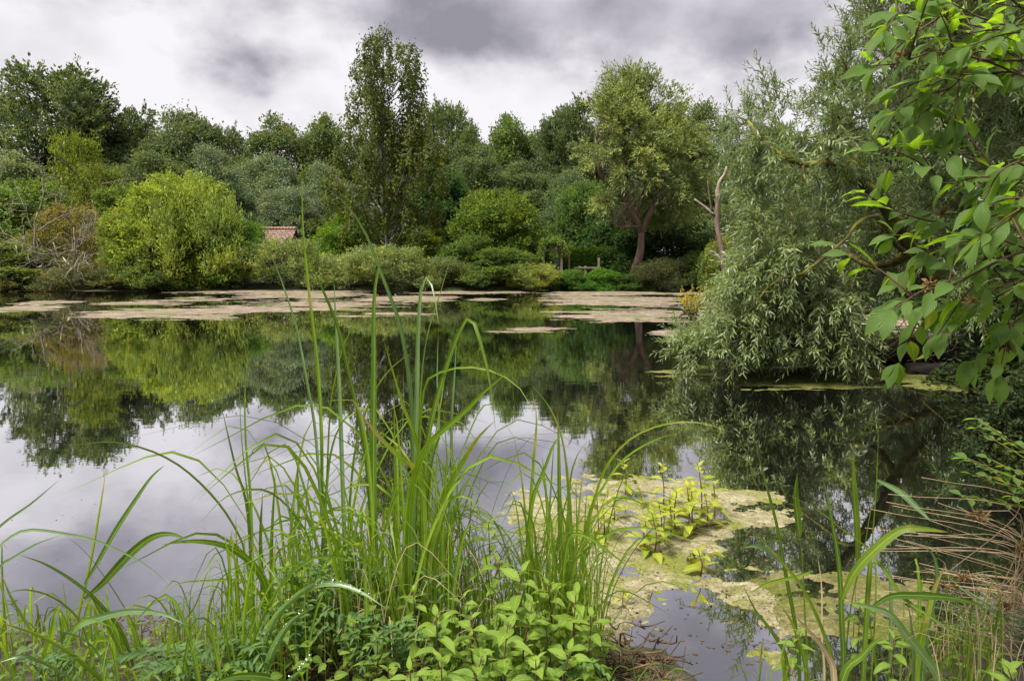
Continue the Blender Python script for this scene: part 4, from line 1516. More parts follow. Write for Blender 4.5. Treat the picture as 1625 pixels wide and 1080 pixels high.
def near_willow():
    g = np.random.default_rng(21)
    base = np.array([5.75, 8.9, -.2])
    e = empty('near_willow', tuple(base), 'big near willow hanging over the water on the right', 'tree')
    A = lambda x, y, Y: at(x, y, Y) - base
    limbs = [
        ([(1565, 600, 8.9), (1545, 520, 8.85), (1490, 450, 8.6), (1445, 395, 8.5), (1400, 325, 7.9), (1355, 281, 7.5), (1310, 257, 7.2), (1255, 256, 7.1), (1215, 228, 7.2), (1190, 190, 7.4)], .13, .015),
        ([(1355, 281, 7.5), (1356, 235, 7.6), (1340, 200, 8.3), (1312, 168, 8.2)], .04, .01),
        ([(1490, 450, 8.6), (1440, 410, 8.0), (1385, 340, 7.3), (1340, 380, 7.0), (1290, 425, 6.9), (1230, 450, 6.9), (1180, 500, 7.2)], .034, .008),
        ([(1545, 520, 8.85), (1560, 400, 9.0), (1545, 250, 9.2), (1510, 120, 9.3), (1450, 10, 9.3)], .11, .02),
        ([(1545, 520, 8.85), (1460, 500, 8.4), (1370, 495, 8.0), (1270, 530, 7.7), (1180, 560, 7.6), (1110, 560, 7.7)], .05, .01),
        ([(1560, 400, 9.0), (1620, 280, 9.0), (1660, 120, 8.8)], .08, .02),
        ([(1445, 395, 8.5), (1400, 420, 9.2), (1330, 400, 9.8), (1260, 370, 10.2), (1200, 330, 10.4)], .06, .01),
        ([(1545, 250, 9.2), (1480, 180, 9.6), (1420, 110, 9.8), (1370, 80, 9.8)], .05, .01),
    ]
    nodes = []
    for pts, r0, r1 in limbs:
        P = spline([A(*p) for p in pts], 22)
        P[1:] += g.normal(0, .02, (21, 3))
        mb = MB()
        mb.tube(P, np.linspace(r0, r1, 22), 8)
        mb.build('trunk' if r0 > .12 else 'limb', M['bark_lichen'], e, smooth=True)
        nodes.extend([(p, r0 + (r1 - r0) * i / 21) for i, p in enumerate(P)][3:])
    poly = [(1080, 556), (1110, 530), (1145, 512), (1148, 465), (1162, 445), (1180, 410), (1180, 290), (1152, 250), (1145, 215), (1165, 175), (1210, 170), (1228, 128), (1250, 160), (1300, 158), (1318, 120),
            (1335, 80), (1365, 40), (1350, -250), (1850, -250), (1850, 430), (1640, 500), (1500, 505), (1400, 525), (1370, 560), (1250, 572), (1130, 566)]
    att = []
    while len(att) < 1250:
        x, y = g.uniform(1050, 1850), g.uniform(-250, 590)
        if x > 1625 and g.random() < .5:
            continue
        if not in_poly(x, y, poly):
            continue
        # window onto the water above the log
        if 1370 < x < 1480 and 470 < y < 560:
            continue
        if (y < 200 and x < 1320 and g.random() < .6) or (y < -60 and g.random() < .4):
            continue
        if y > -60 and float(fbm(np.array(x / 42.), np.array(y / 34. + 3), 2)) < (.47 if 1300 < x < 1500 and 380 < y < 560 else .38):
            continue
        Y = g.uniform(6.9, 10.6)
        if y > 500 and x < 1400:
            Y = g.uniform(7.2, 9)
        if 1270 < x < 1500 and 330 < y < 520:
            Y = g.uniform(9.5, 11.4)
        p = A(x, y, Y)
        if p[2] + base[2] < .08:
            continue
        att.append(p)
    low_poly = [(1080, 556), (1110, 530), (1145, 508), (1148, 465), (1165, 425), (1185, 330), (1300, 330), (1345, 430), (1385, 545), (1330, 568), (1250, 574), (1130, 568)]
    k = 0
    while k < 330:
        x, y = g.uniform(1050, 1400), g.uniform(330, 596)
        if in_poly(x, y, low_poly) and g.random() < (y - 300) / 250:
            p = A(x, y, g.uniform(7.1, 8.8))
            if p[2] + base[2] > .06:
                att.append(p)
                k += 1
    for k in range(260):
        att.append(A(g.uniform(1380, 1850), g.uniform(-330, -40), g.uniform(8.0, 10.8)))
    for k in range(130):
        att.append(A(g.uniform(1290, 1520), g.uniform(300, 470), g.uniform(9.8, 11.4)))
    for k in range(120):
        att.append(A(g.uniform(1500, 1700), g.uniform(150, 480), g.uniform(9.5, 11)))
    root = A(1545, 480, 8.8)
    att.sort(key=lambda p: np.linalg.norm(p - root))
    NP = np.array([n[0] for n in nodes])
    NR = [n[1] for n in nodes]
    lv = []
    tw = MB()
    br = MB()
    for p in att:
        d = np.linalg.norm(NP - p, axis=1)
        i = int(np.argmin(d))
        s = NP[i]
        r = min(NR[i] * .6, .02)
        L = d[i]
        sag = np.array([0, 0, .12 * L])
        P = spline([s, (s + p) / 2 + sag + g.normal(0, .05 * L, 3), p], 6)
        br.tube(P, np.linspace(r, max(.004, r * .5), 6), 4)
        NP = np.vstack([NP, P[2:]])
        NR += list(np.linspace(r, max(.004, r * .5), 6)[2:])
        W = p + base
        high = W[2] > 3.0
        low = W[2] < 1.2
        out = unit(p - A(1520, 330, 9.0))
        tone = np.clip(g.normal(.36, .16) + (.3 if W[0] < 4.2 and W[2] < 1.8 else 0), 0, 1)
        for k in range(g.integers(5, 8)):
            if high:
                dd = out * .7 + g.normal(0, .5, 3) + np.array([0, 0, .75])
                dr = .3
            elif low:
                dd = out * .7 + g.normal(0, .6, 3) + np.array([-.2, -.2, .15])
                dr = .9
            else:
                dd = out * .6 + g.normal(0, .6, 3) + np.array([-.1, -.15, .2])
                dr = .9
            st = P[g.integers(2, 6)]
            Ls = g.uniform(.22, .48)
            if (st + base)[2] < .35:
                dd[2] = abs(dd[2]) + .2
                dr = .3
            twig_spray(lv, tw, st, dd, Ls, g, dr, int(13 + Ls * 16), .105, tone)
    # long upright shoots against the sky
    for x, y, L in ((1228, 150, .5), (1180, 190, .4), (1165, 180, .35), (1252, 165, .35), (1285, 165, .42), (1340, 110, .4), (1310, 150, .35), (1380, 80, .35), (1350, 90, .4), (1205, 180, .3), (1325, 60, .3), (1270, 175, .3)):
        c = A(x, y + 22, 8.1)
        for k in range(3):
            twig_spray(lv, tw, c + g.normal(0, .06, 3), (g.normal(-.1, .35), g.normal(0, .3), 1.0), L * g.uniform(.7, 1.1), g, .15, 20, .09, .35)
    # thin drooping leafless twigs near the log
    for k in range(26):
        s = A(g.uniform(1360, 1540), g.uniform(490, 530), g.uniform(7.8, 8.8))
        P = spline([s, s + np.array([g.normal(0, .15), g.normal(0, .1), -.18]), s + np.array([g.normal(0, .3), g.normal(0, .15), -.5 * g.random() - .2])], 6)
        tw.tube(P, np.linspace(.006, .002, 6), 3)
    mb = MB()
    P, D, N, S, Tn = [np.concatenate([l[q] for l in lv]) for q in range(5)]
    # lanceolate leaf from two quads folded
    D = unit(D)
    Sd = unit(np.cross(D, N))
    Nn = np.cross(Sd, D)
    n = len(P)
    S_ = S[:, None]
    w = S_ * .19
    V = np.stack([P, P + D * S_ * .3 + Sd * w * .5 + Nn * w * .15, P + D * S_ * .65 + Sd * w * .38 - Nn * S_ * .03, P + D * S_ - Nn * S_ * .14,
                  P + D * S_ * .65 - Sd * w * .38 - Nn * S_ * .03, P + D * S_ * .3 - Sd * w * .5 + Nn * w * .15], 1).reshape(-1, 3)
    b = np.arange(n)[:, None] * 6
    Q = np.concatenate([b + np.array([1, 2, 4, 5])], 0)
    T = np.concatenate([b + np.array([0, 1, 5]), b + np.array([2, 3, 4])], 0)
    mb.add(V, Q, None, Tn)
    mb.T.append(T)
    mb.rt.append(np.concatenate([Tn, Tn]))
    print('near willow leaves', n)
    mb.build('foliage', M['willow'], e)
    tw.build('twigs', M['twig'], e)
    br.build('branches', M['bark_lichen'], e, smooth=True)


near_willow()


def logs():
    g = np.random.default_rng(2)

    def rough_log(name, pts, r0, r1, lab, mat):
        P = spline(pts, 22)
        mb = MB()
        o = P[0].copy()
        rr = np.linspace(r0, r1, 22) * (1 + g.normal(0, .07, 22))
        mb.tube(P - o, rr, 14)
        V = mb.V[0]
        V += g.normal(0, .012, V.shape)
        ob = mb.build(name, mat, smooth=True)
        ob.location = o
        tag(ob, lab, 'log', 'dark logs lying in the water under the willow')
    rough_log('fallen_log', [at(1330, 560, 8.9), at(1420, 556, 8.9), at(1520, 560, 8.8), at(1700, 565, 8.6)], .13, .21, 'long black log lying in the water behind the near willow leaves', M['dark_wood'])
    rough_log('fallen_log', [at(1440, 585, 7.9), at(1540, 590, 7.7), at(1700, 600, 7.4)], .06, .15, 'shorter dark log in front of the long black one at the right edge', M['dark_wood'])
    # yellow plant on a stump in the water
    b = on_z(1098, 510)
    e = empty('stump_plant', tuple(b), 'yellow leafy plant growing on a stump in the water left of the near willow', 'plant')
    mb = MB()
    mb.tube(spline([(.12, 0, -.2), (.05, 0, .05), (-.1, 0, .2), (-.28, 0, .3)], 8), np.linspace(.09, .04, 8), 8)
    mb.tube(spline([(-.1, 0, .2), (-.22, 0, .12), (-.3, 0, .06)], 5), np.linspace(.03, .015, 5), 5)
    mb.build('stump', M['bark'], e, smooth=True)
    mb = MB()
    st = MB()
    for k in range(32):
        d = unit(np.array([g.normal(0, .38), g.normal(0, .38), 1]))
        L = g.uniform(.3, .66)
        s = np.array([g.uniform(-.18, .1), g.normal(0, .06), .12])
        st.tube([s, s + d * L], [.006, .003], 3)
        n = 34
        t = g.random(n)[:, None]
        leaves(mb, s + d * L * (.15 + .85 * t) + g.normal(0, .015, (n, 3)), d * .6 + g.normal(0, .7, (n, 3)), g.normal(0, .6, (n, 3)) + (0, -.3, .8), g.uniform(.03, .055, n), .024, np.clip(g.normal(.6, .2, n), 0, 1))
    o = mb.build('leaves', M['crown'], e)
    o.color = (.42, .36, .07, 1)
    st.build('stems', M['twig'], e)


logs()


# ================================================================== DOGWOOD
def dogwood():
    g = np.random.default_rng(8)
    base = np.array([2.1, 1.5, gz(2.1, 1.5) - .05])
    e = empty('dogwood_shrub', tuple(base), 'broad-leaved dogwood shrub leaning in from the right edge', 'shrub')
    A = lambda x, y, Y: at(x, y, Y) - base
    br = [
        ([(1760, 170, 1.58), (1625, 122, 1.5), (1598, 110, 1.48), (1556, 94, 1.45), (1514, 86, 1.42), (1473, 84, 1.38), (1430, 100, 1.35), (1385, 104, 1.32)], 1.0),
        ([(1625, 122, 1.5), (1560, 116, 1.5), (1500, 124, 1.5), (1450, 148, 1.48), (1410, 172, 1.46)], .8),
        ([(1640, 128, 1.5), (1585, 95, 1.55), (1556, 72, 1.55), (1530, 45, 1.55), (1500, 10, 1.55)], .8),
        ([(1535, 50, 1.55), (1500, 30, 1.5), (1455, 22, 1.45), (1415, 20, 1.4)], .6),
        ([(1700, 60, 1.4), (1620, 45, 1.4), (1560, 30, 1.4), (1510, 5, 1.4)], .8),
        ([(1556, 94, 1.45), (1520, 130, 1.42), (1480, 165, 1.4), (1450, 200, 1.38)], .6),
        ([(1700, 350, 1.6), (1600, 340, 1.55), (1500, 352, 1.5), (1446, 343, 1.47), (1408, 327, 1.44), (1370, 306, 1.42)], .8),
        ([(1700, 300, 1.45), (1620, 290, 1.4), (1560, 280, 1.38), (1500, 292, 1.36), (1481, 272, 1.35), (1459, 238, 1.34)], .8),
        ([(1700, 380, 1.35), (1620, 400, 1.35), (1572, 420, 1.35), (1515, 450, 1.33), (1462, 462, 1.32), (1418, 492, 1.3)], 1.0),
        ([(1700, 430, 1.5), (1620, 440, 1.5), (1560, 470, 1.5), (1500, 490, 1.5), (1450, 480, 1.5)], .7),
        ([(1700, 430, 1.45), (1630, 455, 1.45), (1559, 480, 1.43), (1521, 505, 1.42), (1495, 530, 1.4)], .5),
        ([(1700, 470, 1.4), (1645, 490, 1.4), (1600, 515, 1.4)], .3),
        ([(1700, 240, 1.3), (1640, 250, 1.28), (1590, 270, 1.26), (1560, 320, 1.25)], .8),
        ([(1700, 300, 1.25), (1640, 320, 1.25), (1600, 350, 1.25)], .4),
        ([(1700, 360, 1.6), (1600, 380, 1.6), (1520, 385, 1.6), (1470, 400, 1.58)], .7),
        ([(1700, 20, 1.7), (1640, 15, 1.7), (1580, 5, 1.7)], .6),
    ]
    stems = MB()
    # main stems from the ground outside the picture
    hub = []
    for x, y in ((1.9, 2.6), (1.7, 1.6), (2.0, .8)):
        pass
    tips = [A(*b[0][0]) for b in br]
    for tpt in tips:
        s = np.array([g.normal(0, .05), g.normal(0, .05), 0])
        stems.tube(spline([s, np.array([.1, 0, tpt[2] * .5]), (tpt + np.array([.25, .02, -.05])), tpt], 12), np.linspace(.007, .0028, 12), 6)
    P_, D_, N_, L_, W_, R_, C_ = [], [], [], [], [], [], []

    def leaf(p, d, size, tone):
        d = unit(np.array(d))
        nrm = unit(np.cross(np.cross(d, (0, 0, 1.0)), d) + g.normal(0, .45, 3) + np.array([-.1, -.25, .2]))
        P_.append(p)
        D_.append(d)
        N_.append(nrm)
        L_.append(size)
        W_.append(size * g.uniform(.36, .50))
        R_.append(tone)
        C_.append(g.uniform(.3, 1.2))

    def leafy(P, sc):
        d = np.concatenate([[0], np.cumsum(np.linalg.norm(np.diff(P, axis=0), axis=1))])
        s = .03
        k = 0
        while s < d[-1]:
            p = np.array([np.interp(s, d, P[:, q]) for q in range(3)])
            i = min(np.searchsorted(d, s), len(P) - 1)
            t = unit(P[i] - P[max(0, i - 1)])
            sd = unit(np.cross(t, (0, 0, 1)))
            if k % 2:
                sd = unit(np.cross(t, sd)) * .6 + sd * .4
            last = s / d[-1]
            for q in (-1, 1):
                if g.random() < .82:
                    dd = t * .8 + sd * q * .7 + np.array([0, 0, g.uniform(-.7, .3)]) + g.normal(0, .2, 3)
                    pet = p + unit(dd) * .01
                    leaf(pet, dd, g.uniform(.038, .068) * (1 - .25 * (last > .9)), np.clip(g.normal(.5, .22), 0, 1))
            s += g.uniform(.034, .052)
            k += 1
        t = unit(P[-1] - P[-2])
        for q in (-1, 1):
            leaf(P[-1], t + unit(np.cross(t, (0, 0, 1))) * .4 * q + np.array([0, 0, -.2]), g.uniform(.05, .07), .8)

    for pts, sc in br:
        P = spline([A(*p) for p in pts], 16)
        stems.tube(P, np.linspace(.0034 * sc, .0012, 16), 5)
        leafy(P, sc)
        for k in range(int(3 + 2 * sc)):
            i = g.integers(3, 15)
            t = unit(P[i] - P[i - 1])
            dd = unit(t * .6 + g.normal(0, .5, 3) + np.array([0, 0, -.1]))
            Ls = g.uniform(.08, .17)
            Q = spline([P[i], P[i] + dd * Ls * .5 + (0, 0, .008), P[i] + dd * Ls], 6)
            stems.tube(Q, np.linspace(.0022, .001, 6), 4)
            leafy(Q, .6)
    mb = MB()
    big_leaves(mb, P_, np.array(D_), np.array(N_), np.array(L_), np.array(W_), np.array(R_), curl=np.array(C_), fold=.22, prof=PROF_OVATE, wave=.05)
    print('dogwood leaves', len(P_))
    mb.build('foliage', M['dogwood'], e, smooth=True)
    stems.build('stems', M['dogwood_twig'], e, smooth=True)
    # dry flower heads
    for x, y, Y in ((1432, 92, 1.36), (1500, 30, 1.5), (1496, 340, 1.5), (1540, 480, 1.34), (1600, 552, 1.4), (1475, 452, 1.34)):
        c = A(x, y, Y)
        mb = MB()
        for k in range(28):
            d = unit(g.normal(0, 1, 3) + (0, 0, .6)) * g.uniform(.008, .02)
            mb.tube([c, c + d], [.0007, .0016], 3)
        mb.build('seed_head', M['rush_flower'], e)


dogwood()

# ================================================================== FOREGROUND PLANTS


def blade_pts(px, Yb, Yt, ground=True):
    """px: list tip->base of photo positions; returns base->tip points"""
    px = px[::-1]
    n = len(px)
    P = [at(x, y, Yb + (Yt - Yb) * (i / max(1, n - 1))) for i, (x, y) in enumerate(px)]
    if ground:
        b = P[0]
        z = gz(b[0], Yb)
        z = max(z, -.15)
        if b[2] > z + .03:
            P = [np.array([b[0], Yb, z - .02])] + P
    return np.array(P)


def add_blade(parent, org, px, w, mat, Yb=2.05, Yt=1.9, r=None, yaw=None, broad=False, ground=True, n=26, twist=None, name='blade'):
    P = blade_pts(px, Yb, Yt, ground)
    S = spline(P, n)
    wm = w / F * (Yb + Yt) / 2
    t = np.linspace(0, 1, n)
    if broad:
        W = wm * np.clip(np.sin(np.pi * (t * .93 + .07)) ** .7, 0.02, 1)
    else:
        W = wm * np.interp(t, [0, .25, .6, .85, 1], [.75, 1, .95, .6, .04])
    mb = MB()
    ribbon(mb, S - org, W, yaw=random.uniform(-.5, .5) if yaw is None else yaw, twist=random.uniform(-.7, .7) if twist is None else twist, fold=.3, r=random.random() if r is None else r)
    return mb.build(name, M[mat], parent, smooth=True), S


def clump(name, px, Y, label, group=None, cat='grass'):
    p = at(px, 1040, Y)
    z = gz(p[0], Y)
    return empty(name, (p[0], Y, z), label, cat, group), np.array([p[0], Y, z])


SG = 'tall sedge and reed clumps on the near bank'
e, o = clump('sedge_clump', 590, 2.1, 'tallest sedge clump in the middle with blades rising above the far shore', SG)
TALL = [
    ([(408, 355), (441, 430), (470, 515), (489, 612), (500, 675), (507, 760), (515, 880)], 7, 'blade_pale', 2.1, 1.85),
    ([(479, 268), (481, 360), (493, 482), (505, 582), (511, 693), (512, 780), (518, 880)], 7.5, 'blade_bright', 2.1, 1.9),
    ([(478, 378), (487, 404), (511, 456), (537, 519), (555, 597), (574, 678), (585, 760), (592, 880)], 9, 'blade', 2.1, 1.85),
    ([(621, 394), (612, 396), (605, 410), (598, 441), (594, 490), (594, 582), (593, 760), (595, 880)], 14, 'blade', 2.0, 1.85),
    ([(510, 292), (545, 320), (575, 360), (596, 410), (611, 450), (630, 500), (641, 545), (652, 627), (655, 730), (660, 880)], 7.5, 'blade_pale', 2.1, 1.8),
    ([(530, 445), (533, 508), (539, 619), (544, 760), (548, 880)], 8, 'blade_pale', 2.15, 2.05),
    ([(696, 514), (690, 473), (683, 444), (677, 439), (669, 455), (664, 522), (661, 648), (657, 738), (655, 880)], 8.5, 'blade_pale', 2.05, 1.85),
    ([(786, 681), (781, 632), (771, 575), (753, 512), (746, 501), (735, 515), (722, 542), (702, 603), (681, 685), (675, 746), (668, 880)], 9, 'blade', 2.05, 1.8),
    ([(696, 518), (694, 603), (697, 664), (694, 738), (690, 880)], 5.5, 'blade_pale', 2.15, 2.1),
    ([(725, 522), (722, 583), (717, 664), (716, 766), (710, 900)], 5.5, 'blade_pale', 2.15, 2.1),
    ([(610, 544), (624, 591), (641, 648), (655, 681), (668, 740), (672, 880)], 7.5, 'blade_bright', 2.0, 1.85),
    ([(735, 373), (720, 400), (712, 420), (698, 469), (681, 522), (671, 583), (664, 700), (658, 880)], 5, 'blade', 2.1, 1.8),
    ([(803, 593), (771, 619), (742, 648), (706, 680), (677, 709), (655, 770), (648, 880)], 12, 'blade_bright', 1.95, 1.7),
    ([(849, 668), (840, 640), (820, 611), (783, 589), (742, 582), (702, 589), (677, 605), (668, 660), (664, 760), (660, 880)], 4.5, 'blade_bright', 2.1, 1.8),
    ([(760, 705), (735, 672), (720, 665), (702, 680), (685, 730), (676, 800), (668, 900)], 6, 'blade', 2.0, 1.9),
    ([(785, 668), (762, 690), (742, 720), (716, 765), (700, 800), (680, 900)], 12, 'blade', 1.95, 1.8),
    ([(560, 640), (600, 690), (640, 730), (660, 745), (672, 800)], 11, 'blade_bright', 1.95, 1.85),
    ([(519, 636), (545, 634), (566, 640), (580, 690), (588, 760), (594, 880)], 7, 'blade_bright', 1.95, 1.9),
    ([(566, 640), (545, 668), (530, 700), (520, 760), (512, 900)], 6, 'blade', 2.05, 1.95),
    ([(600, 470), (560, 520), (545, 550), (530, 610), (522, 680), (516, 880)], 3, 'blade', 2.2, 2.1),
    ([(655, 560), (630, 575), (600, 610), (575, 670), (560, 740), (552, 880)], 4, 'blade', 2.2, 2.1),
    ([(625, 600), (626, 700), (627, 800), (628, 900)], 3.5, 'blade_bright', 2.1, 2.05),
    ([(640, 575), (640, 640), (636, 740), (630, 900)], 3, 'blade', 2.2, 2.15),
    ([(690, 655), (705, 602), (690, 700), (680, 800), (672, 900)], 3.5, 'blade', 2.1, 2.1),
    ([(770, 860), (762, 820), (745, 790), (716, 790), (700, 830), (690, 900)], 7, 'blade', 1.9, 1.8),
    ([(820, 700), (775, 640), (740, 700), (720, 780), (700, 900)], 4, 'blade_pale', 2.05, 1.95),
    ([(700, 850), (690, 760), (668, 730), (650, 770), (640, 880)], 5, 'blade_bright', 1.95, 1.85),
]
for px, w, m, Yb, Yt in TALL:
    add_blade(e, o, px, w, m, Yb, Yt)

e, o = clump('sedge_clump', 870, 2.1, 'sedge clump at the left edge of the near algae mat with two long arching blades', SG)
for px, w, m, Yb, Yt in [
    ([(844, 619), (852, 664), (848, 725), (844, 786), (843, 839), (845, 960)], 9, 'blade', 2.1, 2.0),
    ([(885, 648), (887, 705), (888, 770), (890, 860), (893, 970)], 9, 'blade', 2.1, 2.05),
    ([(907, 679), (881, 701), (865, 742), (846, 790), (838, 860), (840, 960)], 8, 'blade_bright', 2.05, 1.95),
    ([(841, 608), (865, 636), (881, 664), (895, 713), (902, 800), (905, 950)], 4.5, 'blade_bright', 2.1, 1.95),
    ([(934, 697), (913, 729), (903, 786), (897, 950)], 4.5, 'blade_bright', 2.1, 2.05),
    ([(1152, 682), (1114, 671), (1070, 670), (1025, 682), (989, 705), (962, 740), (945, 785), (927, 852), (915, 970)], 4.5, 'blade_bright', 2.15, 2.0),
    ([(1074, 687), (1034, 700), (989, 729), (958, 772), (936, 821), (922, 970)], 5, 'blade_bright', 2.1, 1.95),
    ([(860, 720), (868, 800), (872, 900), (876, 990)], 6, 'blade_bright', 2.05, 2.0),
    ([(900, 730), (906, 800), (908, 900), (906, 990)], 6, 'blade', 2.05, 2.0),
    ([(925, 745), (918, 820), (912, 900), (908, 990)], 5, 'blade_bright', 2.05, 2.0),
    ([(950, 760), (935, 830), (925, 900), (918, 990)], 5, 'blade_bright', 2.0, 1.95),
    ([(815, 690), (828, 760), (836, 850), (838, 960)], 4, 'blade', 2.15, 2.1),
    ([(790, 810), (822, 800), (845, 830), (850, 880), (856, 960)], 6, 'blade', 1.95, 1.9),
    ([(1000, 900), (960, 870), (930, 850), (905, 850), (895, 900), (890, 980)], 7, 'blade_bright', 1.9, 1.8),
    ([(880, 690), (874, 780), (868, 880), (866, 980)], 4, 'blade_pale', 2.15, 2.1),
    ([(945, 1000), (948, 900), (940, 850), (925, 870), (915, 980)], 4, 'blade', 1.9, 1.8),
]:
    add_blade(e, o, px, w, m, Yb, Yt)

e, o = clump('sedge_clump', 405, 2.0, 'sedge clump left of centre with two stiff upright blades and a broad bent one', SG)
DEW = MB()
for px, w, m, Yb, Yt in [
    ([(379, 577), (384, 693), (396, 804), (400, 860), (405, 1000)], 8.5, 'blade', 2.05, 1.95),
    ([(393, 571), (389, 616), (391, 704), (399, 800), (404, 1000)], 7, 'blade_bright', 2.05, 1.98),
    ([(351, 643), (373, 738), (393, 815), (402, 1000)], 4.5, 'blade', 2.1, 2.0),
    ([(116, 707), (155, 701), (192, 702), (245, 717), (293, 744), (342, 791), (375, 840), (391, 885), (405, 1000)], 5, 'blade', 2.0, 1.8),
    ([(257, 944), (285, 925), (326, 921), (367, 919), (399, 925), (418, 960), (422, 1020)], 5, 'blade_bright', 1.9, 1.75),
    ([(257, 864), (302, 858), (346, 862), (379, 876), (407, 901), (424, 940), (428, 1020)], 13, 'blade_bright', 1.9, 1.75),
    ([(320, 827), (353, 792), (387, 778), (420, 777), (447, 793), (470, 820), (492, 860), (502, 960)], 5, 'blade', 2.0, 1.9),
    ([(417, 780), (414, 840), (415, 900), (420, 1000)], 7, 'blade', 2.0, 1.95),
    ([(437, 750), (432, 830), (430, 900), (432, 1000)], 6, 'blade_bright', 2.05, 2.0),
    ([(440, 842), (434, 900), (430, 960), (428, 1030)], 9, 'blade_bright', 1.9, 1.85),
    ([(451, 765), (462, 830), (475, 880), (485, 960)], 6, 'blade_pale', 2.0, 1.95),
    ([(505, 777), (475, 778), (463, 810), (466, 870), (476, 960)], 5, 'blade_bright', 2.0, 1.9),
    ([(374, 815), (376, 880), (380, 960), (384, 1030)], 3, 'blade', 2.0, 1.95),
    ([(491, 825), (530, 845), (560, 865), (578, 880)], 7, 'blade', 1.8, 1.7),
    ([(610, 963), (573, 940), (533, 925), (493, 930), (460, 953), (430, 990), (415, 1060)], 13, 'blade_pale', 1.75, 1.6),
    ([(493, 965), (460, 987), (433, 1030), (420, 1077)], 15, 'blade_pale', 1.7, 1.6),
    ([(495, 1035), (480, 1060), (455, 1090)], 12, 'blade_pale', 1.65, 1.6),
    ([(330, 1085), (380, 1072), (430, 1076), (470, 1100)], 16, 'blade', 1.6, 1.55),
]:
    ob, S = add_blade(e, o, px, w, m, Yb, Yt)
    if m == 'blade_pale' and w > 10:
        for k in range(16):
            p = S[np.random.default_rng(k).integers(6, 24)] - o + np.array([random.uniform(-.006, .006), -.004, .004 + random.uniform(-.002, .006)])
            rr = random.uniform(.0009, .002)
            DEW.tube([p - (0, 0, rr), p - (0, 0, rr * .6), p, p + (0, 0, rr * .6), p + (0, 0, rr)], [rr * .2, rr * .8, rr, rr * .8, rr * .2], 7)
DEW.build('dew_drops', M['dew'], e, smooth=True)['kind'] = 'stuff'

e, o = clump('reed_grass', 110, 1.9, 'reed grass at lower left with one dark upright stem and leaves arching both ways', SG)
add_blade(e, o, [(169, 738), (159, 803), (143, 893), (122, 986), (102, 1068)], 4.5, 'blade', 1.95, 1.85, name='stem')
for px, w, m, Yb, Yt, br_ in [
    ([(261, 738), (240, 758), (212, 799), (183, 844), (155, 893), (134, 927)], 11, 'blade', 1.88, 1.8, 1),
    ([(297, 855), (273, 847), (249, 849), (226, 862), (196, 889), (163, 925), (134, 950)], 13, 'blade', 1.88, 1.75, 1),
    ([(94, 761), (49, 799), (0, 835), (-60, 900), (-70, 1000)], 5, 'blade_pale', 1.9, 1.8, 0),
    ([(279, 941), (245, 905), (204, 880), (155, 858), (102, 846), (49, 840), (24, 848), (0, 868), (-40, 940)], 5, 'blade_pale', 1.85, 1.75, 0),
    ([(31, 880), (73, 895), (122, 925), (163, 962), (196, 1007), (216, 1072)], 6, 'blade', 1.8, 1.7, 0),
    ([(143, 941), (171, 986), (195, 1035), (206, 1085)], 14, 'blade', 1.8, 1.75, 0),
    ([(293, 990), (261, 974), (212, 969), (163, 978), (122, 994), (85, 1040)], 12, 'blade_pale', 1.75, 1.65, 1),
    ([(97, 958), (88, 975), (84, 1000), (70, 1060)], 12, 'blade_bright', 1.75, 1.7, 1),
    ([(100, 848), (60, 862), (20, 885), (0, 900), (-30, 960)], 5, 'blade_pale', 1.8, 1.7, 0),
    ([(0, 905), (20, 950), (50, 1000), (80, 1060), (90, 1100)], 7, 'blade', 1.75, 1.65, 0),
    ([(-5, 985), (60, 1005), (120, 1040), (170, 1090)], 14, 'blade', 1.65, 1.55, 0),
    ([(100, 845), (140, 880), (190, 950), (220, 1010), (230, 1090)], 3.5, 'blade', 1.9, 1.85, 0),
    ([(92, 1000), (130, 1010), (160, 1040), (178, 1090)], 16, 'blade_pale', 1.65, 1.6, 0),
    ([(330, 905), (310, 960), (285, 1000), (265, 1080)], 3, 'blade', 1.9, 1.9, 0),
    ([(0, 945), (40, 935), (90, 950), (130, 990), (150, 1060)], 5, 'blade', 1.8, 1.7, 0),
    ([(0, 1050), (40, 1040), (90, 1060), (120, 1090)], 14, 'blade_pale', 1.55, 1.5, 0),
]:
    add_blade(e, o, px, w, m, Yb, Yt, broad=bool(br_), ground=not (br_ and px[-1][1] < 960))

